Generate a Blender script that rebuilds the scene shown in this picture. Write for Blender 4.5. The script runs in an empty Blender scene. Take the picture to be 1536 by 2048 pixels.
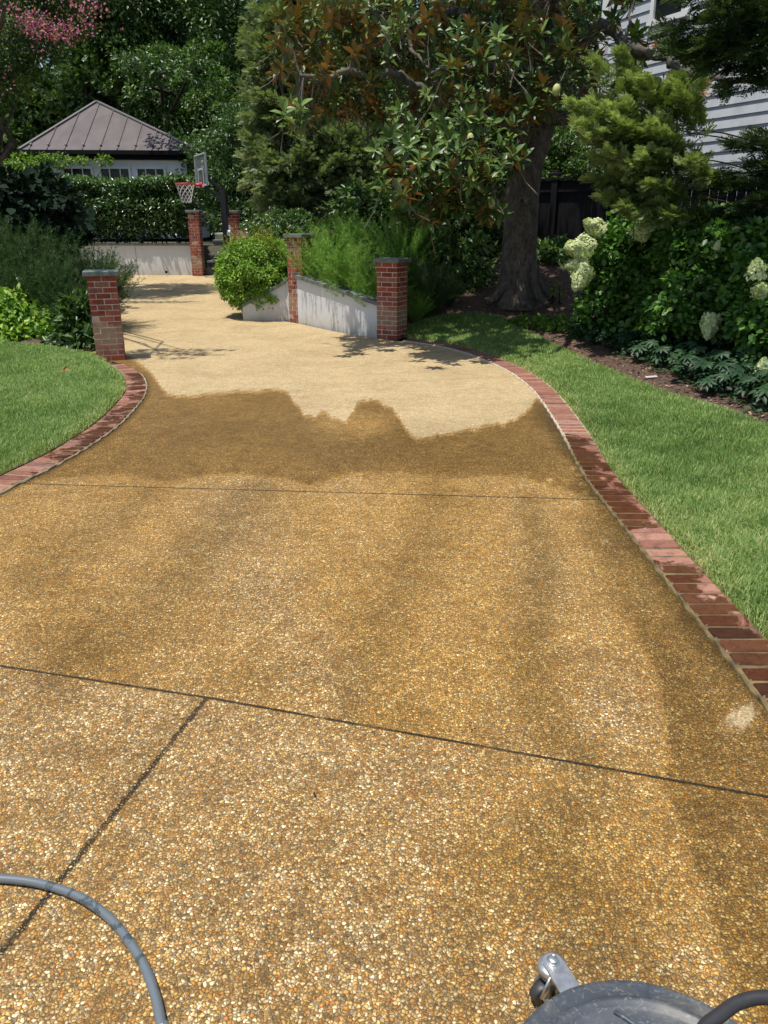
import bpy, math, random
import numpy as np
random.seed(5)
rng = np.random.default_rng(11)
scene = bpy.context.scene
R = math.radians
PITCH = R(20.5); FPX = 1540.0; CH = 1.6

# ---------------------------------------------------------------- camera
cam_d = bpy.data.cameras.new('camera')
cam = bpy.data.objects.new('camera', cam_d)
scene.collection.objects.link(cam)
cam_d.sensor_fit = 'VERTICAL'; cam_d.sensor_height = 36; cam_d.lens = 36*FPX/2048
cam_d.clip_end = 800; cam_d.clip_start = 0.05
cam.location = (0, 0, CH); cam.rotation_euler = (R(90)-PITCH, 0, 0)
scene.camera = cam

# ---------------------------------------------------------------- light
SUN = np.array([-0.21, -0.155, 0.965]); SUN /= np.linalg.norm(SUN)
sun_el = math.asin(SUN[2]); sun_az = math.atan2(SUN[0], SUN[1])
w = bpy.data.worlds.new("World"); scene.world = w; w.use_nodes = True
nt = w.node_tree
sky = nt.nodes.new('ShaderNodeTexSky'); sky.sky_type = 'NISHITA'; sky.sun_disc = False
sky.sun_elevation = sun_el; sky.sun_rotation = sun_az
nt.links.new(sky.outputs[0], nt.nodes['Background'].inputs[0])
nt.nodes['Background'].inputs[1].default_value = 0.12
sd = bpy.data.lights.new('sun', 'SUN'); sd.energy = 4.6; sd.angle = R(0.55); sd.color = (1, .955, .88)
so = bpy.data.objects.new('sun', sd); scene.collection.objects.link(so)
from mathutils import Vector
so.rotation_euler = Vector(-SUN).to_track_quat('-Z', 'Y').to_euler()
so.location = (-8, -6, 20)
scene.view_settings.view_transform = 'Standard'; scene.view_settings.look = 'None'
scene.view_settings.exposure = 0.3; scene.view_settings.gamma = 1
scene.cycles.max_bounces = 6; scene.cycles.transparent_max_bounces = 4

# ---------------------------------------------------------------- site plan
cT, sT = math.cos(PITCH), math.sin(PITCH)
# right edge of the drive, x as a function of y (metres)
RY = [-3, 2.3, 5.0, 5.9, 6.96, 8.0, 9.03, 10.04, 10.6, 10.97, 11.4, 11.7, 13.3, 14.0, 20.4, 23]
RX = [1.36, 1.34, 1.34, 1.43, 1.50, 1.53, 1.42, 1.16, .93, .72, .24, -.12, -1.5, -2.5, -3.95, -3.95]
LY = [-3, 3, 4.6, 5.36, 6.39, 7.62, 8.27, 8.8, 9.46, 10, 13, 20.5, 23]
LX = [-2.8, -2.6, -2.43, -2.26, -2.22, -2.36, -2.55, -2.76, -3.22, -3.8, -5.5, -9.6, -10]
def smooth_curve(Y, X, y0, y1, step=.05):
    ys = np.arange(y0, y1+1e-6, step); xs = np.interp(ys, Y, X)
    k = np.ones(13)/13; xp = np.pad(xs, 6, mode='reflect', reflect_type='odd'); xs = np.convolve(xp, k, 'valid')
    xp = np.pad(xs, 6, mode='reflect', reflect_type='odd'); xs = np.convolve(xp, k, 'valid')
    return ys, xs
CRY, CRX = smooth_curve(RY, RX, -3, 11.45)
CLY, CLX = smooth_curve(LY, LX, -3, 9.4)
def fR(y): return np.where(np.asarray(y) < 11.4, np.interp(y, CRY, CRX), np.interp(y, RY, RX))
def fL(y): return np.where(np.asarray(y) < 9.4, np.interp(y, CLY, CLX), np.interp(y, LY, LX))
def sstep(a, b, x):
    t = np.clip((np.asarray(x)-a)/(b-a), 0, 1); return t*t*(3-2*t)
def base(y): return np.clip((np.asarray(y)-12.5)*.0475, 0, .38)
_segR = np.stack([np.interp(np.linspace(-3, 14, 60), RY, RX), np.linspace(-3, 14, 60)], 1)
def dist_R(x, y):
    x = np.asarray(x, float); y = np.asarray(y, float); best = np.full(np.broadcast(x, y).shape, 1e9)
    for i in range(len(_segR)-1):
        a = _segR[i]; b = _segR[i+1]; d = b-a; L = (d**2).sum()
        t = np.clip(((x-a[0])*d[0]+(y-a[1])*d[1])/L, 0, 1)
        best = np.minimum(best, np.hypot(x-a[0]-t*d[0], y-a[1]-t*d[1]))
    return best
def terrain(x, y):
    x = np.asarray(x, float); y = np.asarray(y, float)
    z = base(y)
    right = x > fR(y)
    d = dist_R(x, y)
    rz = .075*np.clip(d-.2, 0, 6) + .62*sstep(11.7, 14.3, y)
    z = np.where(right, z+rz, z)
    left = x < fL(y)
    z = np.where(left, z + .03*sstep(0, .5, fL(y)-x) + .35*sstep(10.5, 13, y), z)
    z = np.where(y > 20.6, np.maximum(z, 1.16), z)
    return z
def ray(px, py):
    u = (px-768)/FPX; v = (1024-py)/FPX
    return np.array([u, cT+v*sT, -sT+v*cT])
def at(px, py, Y):
    """the point that stands at distance Y along this sight line"""
    d = ray(px, py); t = Y/d[1]; return np.array([0, 0, CH])+d*t
def G(px, py, lift=0):
    d = ray(px, py); t = .5
    while t < 80:
        p = np.array([0, 0, CH])+d*t
        if p[2] <= float(terrain(p[0], p[1])): break
        t += .02
    return np.array([p[0], p[1], float(terrain(p[0], p[1]))+lift])
def proj(P):
    P = np.asarray(P, float); q = P-np.array([0, 0, CH])
    dep = q[..., 1]*cT-q[..., 2]*sT; up = q[..., 1]*sT+q[..., 2]*cT
    dep = np.where(dep < .05, .05, dep)
    return 768+FPX*q[..., 0]/dep, 1024-FPX*up/dep

# ---------------------------------------------------------------- mesh helpers
COL = scene.collection
def link_mesh(name, me, mats, parent=None, loc=None):
    o = bpy.data.objects.new(name, me); COL.objects.link(o)
    for m in (mats if isinstance(mats, (list, tuple)) else [mats]): me.materials.append(m)
    if parent is not None: o.parent = parent
    if loc is not None: o.location = loc
    return o
def np_mesh(name, V, F, mats, parent=None, attrs=None, smooth=False, midx=None, loc=None):
    me = bpy.data.meshes.new(name); V = np.asarray(V, np.float32)
    groups = F if isinstance(F, list) else [F]
    groups = [np.asarray(f, np.int32) for f in groups if len(f)]
    me.vertices.add(len(V)); me.vertices.foreach_set('co', V.ravel())
    nl = sum(f.size for f in groups); nf = sum(len(f) for f in groups)
    me.loops.add(nl); me.loops.foreach_set('vertex_index', np.concatenate([f.ravel() for f in groups]))
    me.polygons.add(nf)
    tot = np.concatenate([np.full(len(f), f.shape[1], np.int32) for f in groups])
    st = np.concatenate([[0], np.cumsum(tot)[:-1]]).astype(np.int32)
    me.polygons.foreach_set('loop_start', st)
    try: me.polygons.foreach_set('loop_total', tot)
    except Exception: pass
    if smooth: me.polygons.foreach_set('use_smooth', np.ones(nf, bool))
    if midx is not None: me.polygons.foreach_set('material_index', np.asarray(midx, np.int32))
    if attrs:
        for k, a in attrs.items():
            at_ = me.attributes.new(k, 'FLOAT', 'POINT'); at_.data.foreach_set('value', np.asarray(a, np.float32))
    me.update(calc_edges=True); me.validate()
    return link_mesh(name, me, mats, parent, loc)

class MB:
    """collects boxes, tubes and sheets that become one mesh"""
    def __init__(s): s.V = []; s.F = []; s.R = []; s.n = 0
    def add(s, V, F, rnd=0.5):
        V = np.asarray(V, float)
        for f in F: s.F.append([i+s.n for i in f])
        s.V.append(V); s.R.append(np.full(len(V), rnd) if np.isscalar(rnd) else np.asarray(rnd)); s.n += len(V)
    def box(s, c, size, rz=0, rnd=.5, bev=0, M=None):
        hx, hy, hz = [q/2 for q in size]
        if bev:
            b = bev
            xs = [(-hx+b, -hy), (hx-b, -hy), (hx, -hy+b), (hx, hy-b), (hx-b, hy), (-hx+b, hy), (-hx, hy-b), (-hx, -hy+b)]
            sh = [(q[0]-math.copysign(b, q[0])*(.7), q[1]-math.copysign(b, q[1])*.7) for q in xs]
            V = [(x, y, -hz) for x, y in xs]+[(x, y, hz-b) for x, y in xs]+[(x, y, hz) for x, y in sh]
            F = [[7-i for i in range(8)]]+[[i, (i+1) % 8, 8+(i+1) % 8, 8+i] for i in range(8)]+[[8+i, 8+(i+1) % 8, 16+(i+1) % 8, 16+i] for i in range(8)]+[[16+i for i in range(8)]]
        else:
            V = [(x, y, z) for z in (-hz, hz) for x, y in ((-hx, -hy), (hx, -hy), (hx, hy), (-hx, hy))]
            F = [[3, 2, 1, 0], [4, 5, 6, 7], [0, 1, 5, 4], [1, 2, 6, 5], [2, 3, 7, 6], [3, 0, 4, 7]]
        V = np.array(V)
        if M is not None: V = V@np.asarray(M).T
        c_, s_ = math.cos(rz), math.sin(rz)
        V = np.stack([V[:, 0]*c_-V[:, 1]*s_, V[:, 0]*s_+V[:, 1]*c_, V[:, 2]], 1)+np.asarray(c)
        s.add(V, F, rnd)
    def beam(s, a, b, wd, ht, rnd=.5):
        a = np.asarray(a, float); b = np.asarray(b, float); d = b-a; L = np.linalg.norm(d); y = d/L
        x = np.cross(y, [0, 0, 1.]); x = np.array([1., 0, 0]) if np.linalg.norm(x) < 1e-4 else x/np.linalg.norm(x); z = np.cross(x, y)
        s.box((a+b)/2, (wd, L, ht), M=np.stack([x, y, z], 1), rnd=rnd)
    def tube(s, P, r, n=8, rnd=.5, cap=True, wob=0):
        P = np.asarray(P, float); m = len(P); r = np.full(m, r) if np.isscalar(r) else np.asarray(r)
        T = np.gradient(P, axis=0); T /= np.linalg.norm(T, axis=1)[:, None]+1e-9
        up = np.array([0, 0, 1.]) if abs(T[0][2]) < .9 else np.array([1., 0, 0])
        V = []; x = np.cross(T[0], up); x /= np.linalg.norm(x)
        for i in range(m):
            x = x-T[i]*np.dot(x, T[i]); x /= np.linalg.norm(x)+1e-9; y = np.cross(T[i], x)
            for k in range(n):
                a = 2*math.pi*k/n; rr = r[i]*(1+(wob*rng.normal() if wob else 0))
                V.append(P[i]+rr*(math.cos(a)*x+math.sin(a)*y))
        F = [[i*n+k, i*n+(k+1) % n, (i+1)*n+(k+1) % n, (i+1)*n+k] for i in range(m-1) for k in range(n)]
        if cap: F += [[n-1-k for k in range(n)], [(m-1)*n+k for k in range(n)]]
        s.add(V, F, rnd)
    def lathe(s, prof, c, n=32, rnd=.5):
        V = [(c[0]+r*math.cos(2*math.pi*k/n), c[1]+r*math.sin(2*math.pi*k/n), c[2]+z) for r, z in prof for k in range(n)]
        F = [[i*n+k, i*n+(k+1) % n, (i+1)*n+(k+1) % n, (i+1)*n+k] for i in range(len(prof)-1) for k in range(n)]
        s.add(V, F, rnd)
    def ball(s, c, r, n=10, sz=1, rnd=.5):
        prof = [(max(1e-4, math.sin(math.pi*i/n))*r, -math.cos(math.pi*i/n)*r*sz) for i in range(n+1)]
        s.lathe(prof, c, n*2, rnd)
    def build(s, name, mat, parent=None, smooth=False, loc=None):
        V = np.concatenate(s.V)
        if loc is not None: V = V-np.asarray(loc)
        me = bpy.data.meshes.new(name); me.from_pydata(V.tolist(), [], s.F)
        a = me.attributes.new('rnd', 'FLOAT', 'POINT'); a.data.foreach_set('value', np.concatenate(s.R).astype(np.float32))
        if smooth: me.polygons.foreach_set('use_smooth', np.ones(len(me.polygons), bool))
        me.update()
        return link_mesh(name, me, mat, parent, loc)
def tag(o, label=None, cat=None, group=None, kind=None):
    if label: o['label'] = label
    if cat: o['category'] = cat
    if group: o['group'] = group
    if kind: o['kind'] = kind
    return o
def empty(name, loc, label=None, cat=None, group=None, rz=0):
    o = bpy.data.objects.new(name, None); COL.objects.link(o); o.location = loc; o.rotation_euler.z = rz
    o.empty_display_size = .2
    return tag(o, label, cat, group)
def copy_tree(o, parent=None):
    c = o.copy(); COL.objects.link(c)
    if parent is not None: c.parent = parent
    for ch in list(o.children): copy_tree(ch, c)
    return c
def child(b, name, mat, root, smooth=False):
    """build MB (world coords) as child of an unrotated empty at root.location"""
    o = b.build(name, mat, root, smooth)
    L = np.array(root.location); 
    co = np.empty(len(o.data.vertices)*3, np.float32); o.data.vertices.foreach_get('co', co)
    co = (co.reshape(-1, 3)-L).astype(np.float32); o.data.vertices.foreach_set('co', co.ravel()); o.data.update()
    return o

# ---------------------------------------------------------------- materials
def new_mat(name):
    m = bpy.data.materials.new(name); m.use_nodes = True; t = m.node_tree
    return m, t, t.nodes['Principled BSDF']
def N(t, ty, **kw):
    n = t.nodes.new(ty)
    for k, v in kw.items(): setattr(n, k, v)
    return n
def ramp(t, stops, fac=None, interp='LINEAR'):
    n = t.nodes.new('ShaderNodeValToRGB'); cr = n.color_ramp; cr.interpolation = interp
    while len(cr.elements) < len(stops): cr.elements.new(.5)
    for e, (p, c) in zip(cr.elements, stops): e.position = p; e.color = (*c, 1) if len(c) == 3 else c
    if fac is not None: t.links.new(fac, n.inputs[0])
    return n
def mixc(t, a, b, fac, mode='MIX'):
    n = t.nodes.new('ShaderNodeMix'); n.data_type = 'RGBA'; n.blend_type = mode
    for s, v in ((0, fac), (6, a), (7, b)):
        if hasattr(v, 'links') or isinstance(v, bpy.types.NodeSocket): t.links.new(v, n.inputs[s])
        elif isinstance(v, (int, float)): n.inputs[s].default_value = v
        else: n.inputs[s].default_value = (*v, 1)
    return n.outputs[2]
def math_(t, op, a, b=None, c=None, clamp=False):
    n = t.nodes.new('ShaderNodeMath'); n.operation = op; n.use_clamp = clamp
    for i, v in enumerate((a, b, c)):
        if v is None: continue
        if isinstance(v, (int, float)): n.inputs[i].default_value = v
        else: t.links.new(v, n.inputs[i])
    return n.outputs[0]
def noise(t, scale, detail=3, rough=.55, vec=None, dist=0):
    n = t.nodes.new('ShaderNodeTexNoise'); n.inputs['Scale'].default_value = scale; n.inputs['Detail'].default_value = detail
    n.inputs['Roughness'].default_value = rough; n.inputs['Distortion'].default_value = dist
    if vec is not None: t.links.new(vec, n.inputs['Vector'])
    return n.outputs['Fac']
def coord(t): return t.nodes.new('ShaderNodeTexCoord').outputs['Object']
def attr(t, name):
    n = t.nodes.new('ShaderNodeAttribute'); n.attribute_name = name; return n.outputs['Fac']
def bump(t, b, h, strength=.5, dist=.01):
    n = t.nodes.new('ShaderNodeBump'); n.inputs['Strength'].default_value = strength; n.inputs['Distance'].default_value = dist
    t.links.new(h, n.inputs['Height']); t.links.new(n.outputs[0], b.inputs['Normal'])
def mr(t, v, a, b, c=0, d=1):
    n = t.nodes.new('ShaderNodeMapRange'); t.links.new(v, n.inputs[0])
    for i, q in enumerate((a, b, c, d)): n.inputs[i+1].default_value = q
    return n.outputs[0]
def plain(name, col, rough=.6, metal=0, var=.12, sc=8, bmp=.0, spec=.5):
    m, t, b = new_mat(name); p = coord(t); f = noise(t, sc, 5, .6, p)
    c = mixc(t, tuple(x*(1-var) for x in col), tuple(min(1, x*(1+var)) for x in col), mr(t, f, .3, .7))
    t.links.new(c, b.inputs['Base Color']); b.inputs['Roughness'].default_value = rough; b.inputs['Metallic'].default_value = metal
    b.inputs['Specular IOR Level'].default_value = spec
    if bmp: bump(t, b, noise(t, sc*6, 4, .6, p), bmp, .005)
    return m
def leaf_mat(name, stops, rough=.5, transl=.3, spec=.4, back=None, patch=0, dim=1):
    m, t, b = new_mat(name); a = attr(t, 'rnd'); rp = ramp(t, stops, a).outputs[0]
    if patch:
        f = noise(t, patch, 3, .6, coord(t)); rp = mixc(t, rp, mixc(t, rp, (.55, .6, .5), 1, 'MULTIPLY'), mr(t, f, .42, .6))
    rp = rp if 'petal' in name else mixc(t, rp, (1.05*dim, 1.0*dim, .86*dim), 1, 'MULTIPLY'); col = rp
    if back:
        g = N(t, 'ShaderNodeNewGeometry'); bk = ramp(t, back, a).outputs[0]; col = mixc(t, rp, bk, g.outputs['Backfacing'])
    t.links.new(col, b.inputs['Base Color']); b.inputs['Roughness'].default_value = rough
    b.inputs['Specular IOR Level'].default_value = spec
    tr = N(t, 'ShaderNodeBsdfTranslucent'); tc = mixc(t, col, (1, 1.25, .45), 1, 'MULTIPLY'); t.links.new(tc, tr.inputs[0])
    mx = N(t, 'ShaderNodeMixShader'); mx.inputs[0].default_value = transl
    t.links.new(b.outputs[0], mx.inputs[1]); t.links.new(tr.outputs[0], mx.inputs[2])
    t.links.new(mx.outputs[0], t.nodes['Material Output'].inputs[0])
    return m
def bark_mat(name, c1, c2, sc=14, moss=None):
    m, t, b = new_mat(name); p = coord(t); mp = N(t, 'ShaderNodeMapping'); mp.inputs['Scale'].default_value = (1, 1, .55); t.links.new(p, mp.inputs[0])
    f = noise(t, sc, 8, .75, mp.outputs[0], .4); g = noise(t, 3, 4, .6, p)
    c = mixc(t, c1, c2, mr(t, f, .35, .65)); c = mixc(t, c, moss or c1, mr(t, g, .5, .75))
    t.links.new(c, b.inputs['Base Color']); b.inputs['Roughness'].default_value = .95; b.inputs['Specular IOR Level'].default_value = .1
    bump(t, b, f, 1, .03); return m

M = {}
M['bark'] = bark_mat('magnolia_bark', (.045, .037, .030), (.19, .16, .13), 11, (.075, .065, .05))
M['branch'] = bark_mat('branch_bark', (.06, .05, .04), (.22, .2, .17), 20, (.1, .09, .075))
M['darkbark'] = bark_mat('dark_bark', (.02, .016, .012), (.07, .055, .045), 20)
M['slate'] = plain('bluestone', (.135, .155, .14), .8, var=.3, sc=9, bmp=.4)
M['iron'] = plain('black_metal', (.018, .019, .021), .45, .3, var=.2)
M['blackpaint'] = plain('black_paint', (.009, .009, .010), .7, var=.3, sc=3, spec=.15)
M['white'] = plain('white_paint', (.80, .80, .79), .55, var=.05, sc=4)
M['zinc'] = plain('zinc_steel', (.55, .55, .53), .35, .85, var=.25, sc=40, bmp=.05)
M['rubber'] = plain('black_rubber', (.03, .03, .032), .5, var=.2, sc=30)
M['glass'] = plain('dark_window_glass', (.015, .018, .02), .15, var=.4, sc=2, spec=.25)
M['red'] = plain('red_rim_paint', (.55, .03, .025), .45)
M['net'] = plain('white_cord', (.50, .50, .48), .8)
M['gravelstep'] = plain('step_stone', (.16, .16, .15), .85, var=.35, sc=12, bmp=.4)
M['paleslab'] = plain('pale_landing_stone', (.42, .42, .38), .85, var=.15, sc=6)

# --- exposed aggregate
def line_terms(a, b):
    a = np.array(a[:2]); b = np.array(b[:2]); d = (b-a)/np.linalg.norm(b-a); n = np.array([-d[1], d[0]])
    return a, b, d, n
JOINTS = [(G(0, 1333), G(415, 1397), .006, None), (G(415, 1397), G(1536, 1600), .006, None),
          (G(415, 1397), G(0, 1915), .009, 'end'), (G(0, 966), G(1180, 1000), .007, None),
          (G(390, 783), G(1040, 752), .008, None), (G(235, 657), G(560, 650), .012, None), (G(235, 585), G(450, 580), .012, None)]
def aggregate():
    m, t, b = new_mat('exposed_aggregate'); p = coord(t)
    mp = N(t, 'ShaderNodeMapping'); mp.inputs['Scale'].default_value = (1, 1, 0); t.links.new(p, mp.inputs[0]); pp = mp.outputs[0]
    # warp the cells a little
    nz = N(t, 'ShaderNodeTexNoise'); nz.inputs['Scale'].default_value = 60; nz.inputs['Detail'].default_value = 1; t.links.new(pp, nz.inputs['Vector'])
    vm = N(t, 'ShaderNodeVectorMath', operation='MULTIPLY_ADD'); t.links.new(nz.outputs['Color'], vm.inputs[0]); vm.inputs[1].default_value = (.012, .012, 0); t.links.new(pp, vm.inputs[2])
    def vor(scale, feat):
        v = N(t, 'ShaderNodeTexVoronoi'); v.voronoi_dimensions = '2D'; v.feature = feat; v.inputs['Scale'].default_value = scale; v.inputs['Randomness'].default_value = .95
        t.links.new(vm.outputs[0], v.inputs['Vector']); return v
    st = [(0, (.56, .44, .27)), (.11, (.42, .25, .09)), (.24, (.68, .58, .40)), (.33, (.25, .13, .05)), (.43, (.50, .36, .18)), (.53, (.46, .22, .06)),
          (.63, (.80, .74, .60)), (.70, (.32, .21, .11)), (.76, (.60, .41, .16)), (.82, (.22, .20, .17)), (.88, (.70, .60, .44)), (.92, (.13, .12, .11)), (.95, (.42, .16, .05)), (.98, (.05, .05, .055))]
    def layer(scale, r0, r1):
        v = vor(scale, 'F1'); ed = vor(scale, 'DISTANCE_TO_EDGE'); sep = N(t, 'ShaderNodeSeparateColor'); t.links.new(v.outputs['Color'], sep.inputs[0])
        c = ramp(t, st, sep.outputs[0], 'CONSTANT').outputs[0]; j = mr(t, sep.outputs[1], 0, 1, .70, 1.25)
        cj = N(t, 'ShaderNodeVectorMath', operation='SCALE'); t.links.new(c, cj.inputs[0]); t.links.new(j, cj.inputs['Scale'])
        rad = mr(t, sep.outputs[2], 0, 1, r0, r1); q = math_(t, 'SUBTRACT', rad, v.outputs['Distance'])
        mask = math_(t, 'MINIMUM', mr(t, q, 0, .10), mr(t, ed.outputs['Distance'], .03, .10)); hgt = math_(t, 'MINIMUM', mr(t, q, 0, .35), mr(t, ed.outputs['Distance'], .0, .28))
        return cj.outputs[0], mask, hgt
    cA, mA, hA = layer(112, .34, .80); cB, mB, hB = layer(205, .35, .75)
    peb = mixc(t, cB, cA, mA); pm = math_(t, 'MAXIMUM', mA, math_(t, 'MULTIPLY', mB, .45)); hh = math_(t, 'MAXIMUM', hA, math_(t, 'MULTIPLY', hB, .55))
    ncl = noise(t, 7, 4, .7, pp)
    peb = mixc(t, peb, mixc(t, peb, (.62, .58, .54), 1, 'MULTIPLY'), mr(t, ncl, .42, .68, 0, 1))
    wet = attr(t, 'wet'); film = attr(t, 'film'); tone = attr(t, 'tone')
    nw = noise(t, 2.2, 5, .65, pp); nf = noise(t, 14, 5, .65, pp)
    wetn = math_(t, 'ADD', wet, math_(t, 'MULTIPLY', math_(t, 'SUBTRACT', nf, .5), .5)); wetn = math_(t, 'ADD', wetn, math_(t, 'MULTIPLY', math_(t, 'SUBTRACT', noise(t, 70, 3, .8, pp), .5), .8)); wetn = math_(t, 'MULTIPLY', wetn, mr(t, wet, 0, .12)); wetn = math_(t, 'ADD', wetn, math_(t, 'MULTIPLY', math_(t, 'MULTIPLY', math_(t, 'SUBTRACT', nw, .5), .35), mr(t, wet, 0, .2)), clamp=True)
    wetf = mr(t, wetn, .16, .9)
    # dry: pale mortar dust over the pebbles
    dry = mixc(t, (.66, .505, .27), peb, .42); drym = (.52, .395, .205)
    dryc = mixc(t, drym, dry, pm)
    wetp = mixc(t, peb, (.60, .36, .10), mr(t, wetn, .35, .6, .08, .28)); wetp = mixc(t, wetp, mixc(t, (1.3, 1.19, .95), (1.30, 1.10, .62), mr(t, wetn, .35, .62)), 1, 'MULTIPLY')
    wetm = mixc(t, (.07, .048, .018), (.17, .12, .048), nf)
    wetc = mixc(t, wetm, wetp, pm)
    wsoft = mixc(t, wetc, (.22, .135, .045), math_(t, 'MULTIPLY', wetf, .18))
    c = mixc(t, dryc, wsoft, mr(t, wetn, .08, .34))
    # darker where the water still stands in the surface
    deep = mr(t, wetn, .68, 1.0); c = mixc(t, c, mixc(t, c, (.64, .61, .52), 1, 'MULTIPLY'), deep)
    ton = math_(t, 'ADD', tone, math_(t, 'MULTIPLY', math_(t, 'SUBTRACT', noise(t, 3, 4, .6, pp), .5), math_(t, 'MULTIPLY', tone, .8)), clamp=True)
    c = mixc(t, c, mixc(t, c, (.46, .45, .34), 1, 'MULTIPLY'), ton)
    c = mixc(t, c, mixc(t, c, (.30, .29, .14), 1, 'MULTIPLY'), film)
    # broad faint staining
    c = mixc(t, c, mixc(t, c, (.74, .71, .66), 1, 'MULTIPLY'), mr(t, noise(t, 1.3, 7, .75, pp, .6), .42, .72))
    gr = math_(t, 'MULTIPLY', mr(t, noise(t, 48, 5, .95, pp), .32, .68, .42, 1.55), mr(t, noise(t, 13, 3, .7, pp), .3, .7, .86, 1.14)); gs = N(t, 'ShaderNodeVectorMath', operation='SCALE'); t.links.new(c, gs.inputs[0]); t.links.new(gr, gs.inputs['Scale']); c = gs.outputs[0]
    # control joints
    sx = N(t, 'ShaderNodeSeparateXYZ'); t.links.new(p, sx.inputs[0]); X, Y = sx.outputs[0], sx.outputs[1]
    jn = None; wob = math_(t, 'MULTIPLY', math_(t, 'SUBTRACT', noise(t, 55, 4, .8, pp), .5), .030)
    for a, b_, wd, mode in JOINTS:
        a0, b0, d, n = line_terms(a, b_)
        s = math_(t, 'ADD', math_(t, 'MULTIPLY', X, float(n[0])), math_(t, 'MULTIPLY', Y, float(n[1])))
        s = math_(t, 'ABSOLUTE', math_(t, 'ADD', math_(t, 'SUBTRACT', s, float(n@a0)), wob if mode == 'end' else math_(t, 'MULTIPLY', wob, .35)))
        k = N(t, 'ShaderNodeMapRange'); t.links.new(s, k.inputs[0]); k.inputs[1].default_value = wd*.5; k.inputs[2].default_value = wd*1.3; k.inputs[3].default_value = 1; k.inputs[4].default_value = 0
        k = k.outputs[0]
        l = math_(t, 'ADD', math_(t, 'MULTIPLY', X, float(d[0])), math_(t, 'MULTIPLY', Y, float(d[1])))
        k = math_(t, 'MULTIPLY', k, math_(t, 'GREATER_THAN', l, float(d@a0)))
        if mode == 'end': k = math_(t, 'MULTIPLY', k, mr(t, hh, .35, .9, 1, .35))
        if mode is None and a is JOINTS[0][0]: k = math_(t, 'MULTIPLY', k, math_(t, 'LESS_THAN', l, float(d@b0)))
        jn = k if jn is None else math_(t, 'MAXIMUM', jn, k)
    faint = mr(t, Y, 5.2, 7.5, 1, .28); jn = math_(t, 'MULTIPLY', jn, math_(t, 'MULTIPLY', faint, mr(t, noise(t, 9, 3, .6, pp), .3, .5, .6, 1)))
    c = mixc(t, c, (.03, .024, .014), jn)
    t.links.new(c, b.inputs['Base Color'])
    ro = N(t, 'ShaderNodeMapRange'); t.links.new(wetf, ro.inputs[0]); ro.inputs[3].default_value = .9; ro.inputs[4].default_value = .30; t.links.new(ro.outputs[0], b.inputs['Roughness'])
    b.inputs['Specular IOR Level'].default_value = .35
    h = math_(t, 'SUBTRACT', hh, math_(t, 'MULTIPLY', jn, 2.5))
    bump(t, b, h, .85, .005)
    return m
M['aggregate'] = aggregate()

def brick(name, wetness=False, stain=False):
    m, t, b = new_mat(name); p = coord(t); a = attr(t, 'rnd')
    st = [(0, (.20, .045, .028)), (.3, (.30, .07, .04)), (.55, (.37, .11, .06)), (.75, (.25, .07, .055)), (.9, (.33, .16, .10)), (1, (.45, .33, .26))]
    if wetness: st = [(0, (.18, .07, .047)), (.25, (.30, .14, .09)), (.5, (.22, .09, .065)), (.75, (.36, .19, .135)), (1, (.15, .075, .06))]
    c = ramp(t, st, a).outputs[0]; f = noise(t, 25, 6, .7, p); g = noise(t, 7, 4, .6, p)
    c = mixc(t, c, mixc(t, c, (.55, .5, .5), 1, 'MULTIPLY'), mr(t, f, .45, .7)); c = mixc(t, c, (.5, .42, .36), mr(t, g, .62, .8, 0, .5))
    rough = .9
    if wetness:
        wa = attr(t, 'wet'); wn = math_(t, 'ADD', wa, math_(t, 'MULTIPLY', math_(t, 'SUBTRACT', noise(t, 6, 5, .65, p, .5), .5), 1.3)); wf = mr(t, wn, .44, .54)
        c = mixc(t, c, mixc(t, c, (.31, .23, .14), 1, 'MULTIPLY'), wf); 
        ro = N(t, 'ShaderNodeMapRange'); t.links.new(wf, ro.inputs[0]); ro.inputs[3].default_value = .85; ro.inputs[4].default_value = .3; t.links.new(ro.outputs[0], b.inputs['Roughness'])
    else: b.inputs['Roughness'].default_value = .9
    if stain:
        sx = N(t, 'ShaderNodeSeparateXYZ'); t.links.new(p, sx.inputs[0]); zz = math_(t, 'ADD', sx.outputs[2], math_(t, 'MULTIPLY', math_(t, 'SUBTRACT', g, .5), .35))
        band = math_(t, 'MULTIPLY', mr(t, zz, .12, .22), mr(t, zz, .52, .42)); c = mixc(t, c, (.33, .24, .15), math_(t, 'MULTIPLY', band, .62))
    t.links.new(c, b.inputs['Base Color']); bump(t, b, f, .5, .006); b.inputs['Specular IOR Level'].default_value = .3
    return m
M['brick'] = brick('pillar_brick', stain=True)
M['pavebrick'] = brick('paving_brick', wetness=True)
M['mortar'] = plain('mortar', (.52, .47, .40), .95, var=.25, sc=30, bmp=.4)
def bmortar():
    m, t, b = new_mat('border_mortar'); p = coord(t); f = noise(t, 14, 5, .6, p); a = attr(t, 'rnd')
    c = mixc(t, mixc(t, (.55, .48, .36), (.34, .28, .20), f), mixc(t, (.18, .13, .048), (.07, .052, .022), mr(t, f, .35, .65)), a)
    t.links.new(c, b.inputs['Base Color']); b.inputs['Roughness'].default_value = .8; bump(t, b, f, .4, .004); return m
M['bordermortar'] = bmortar()
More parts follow.
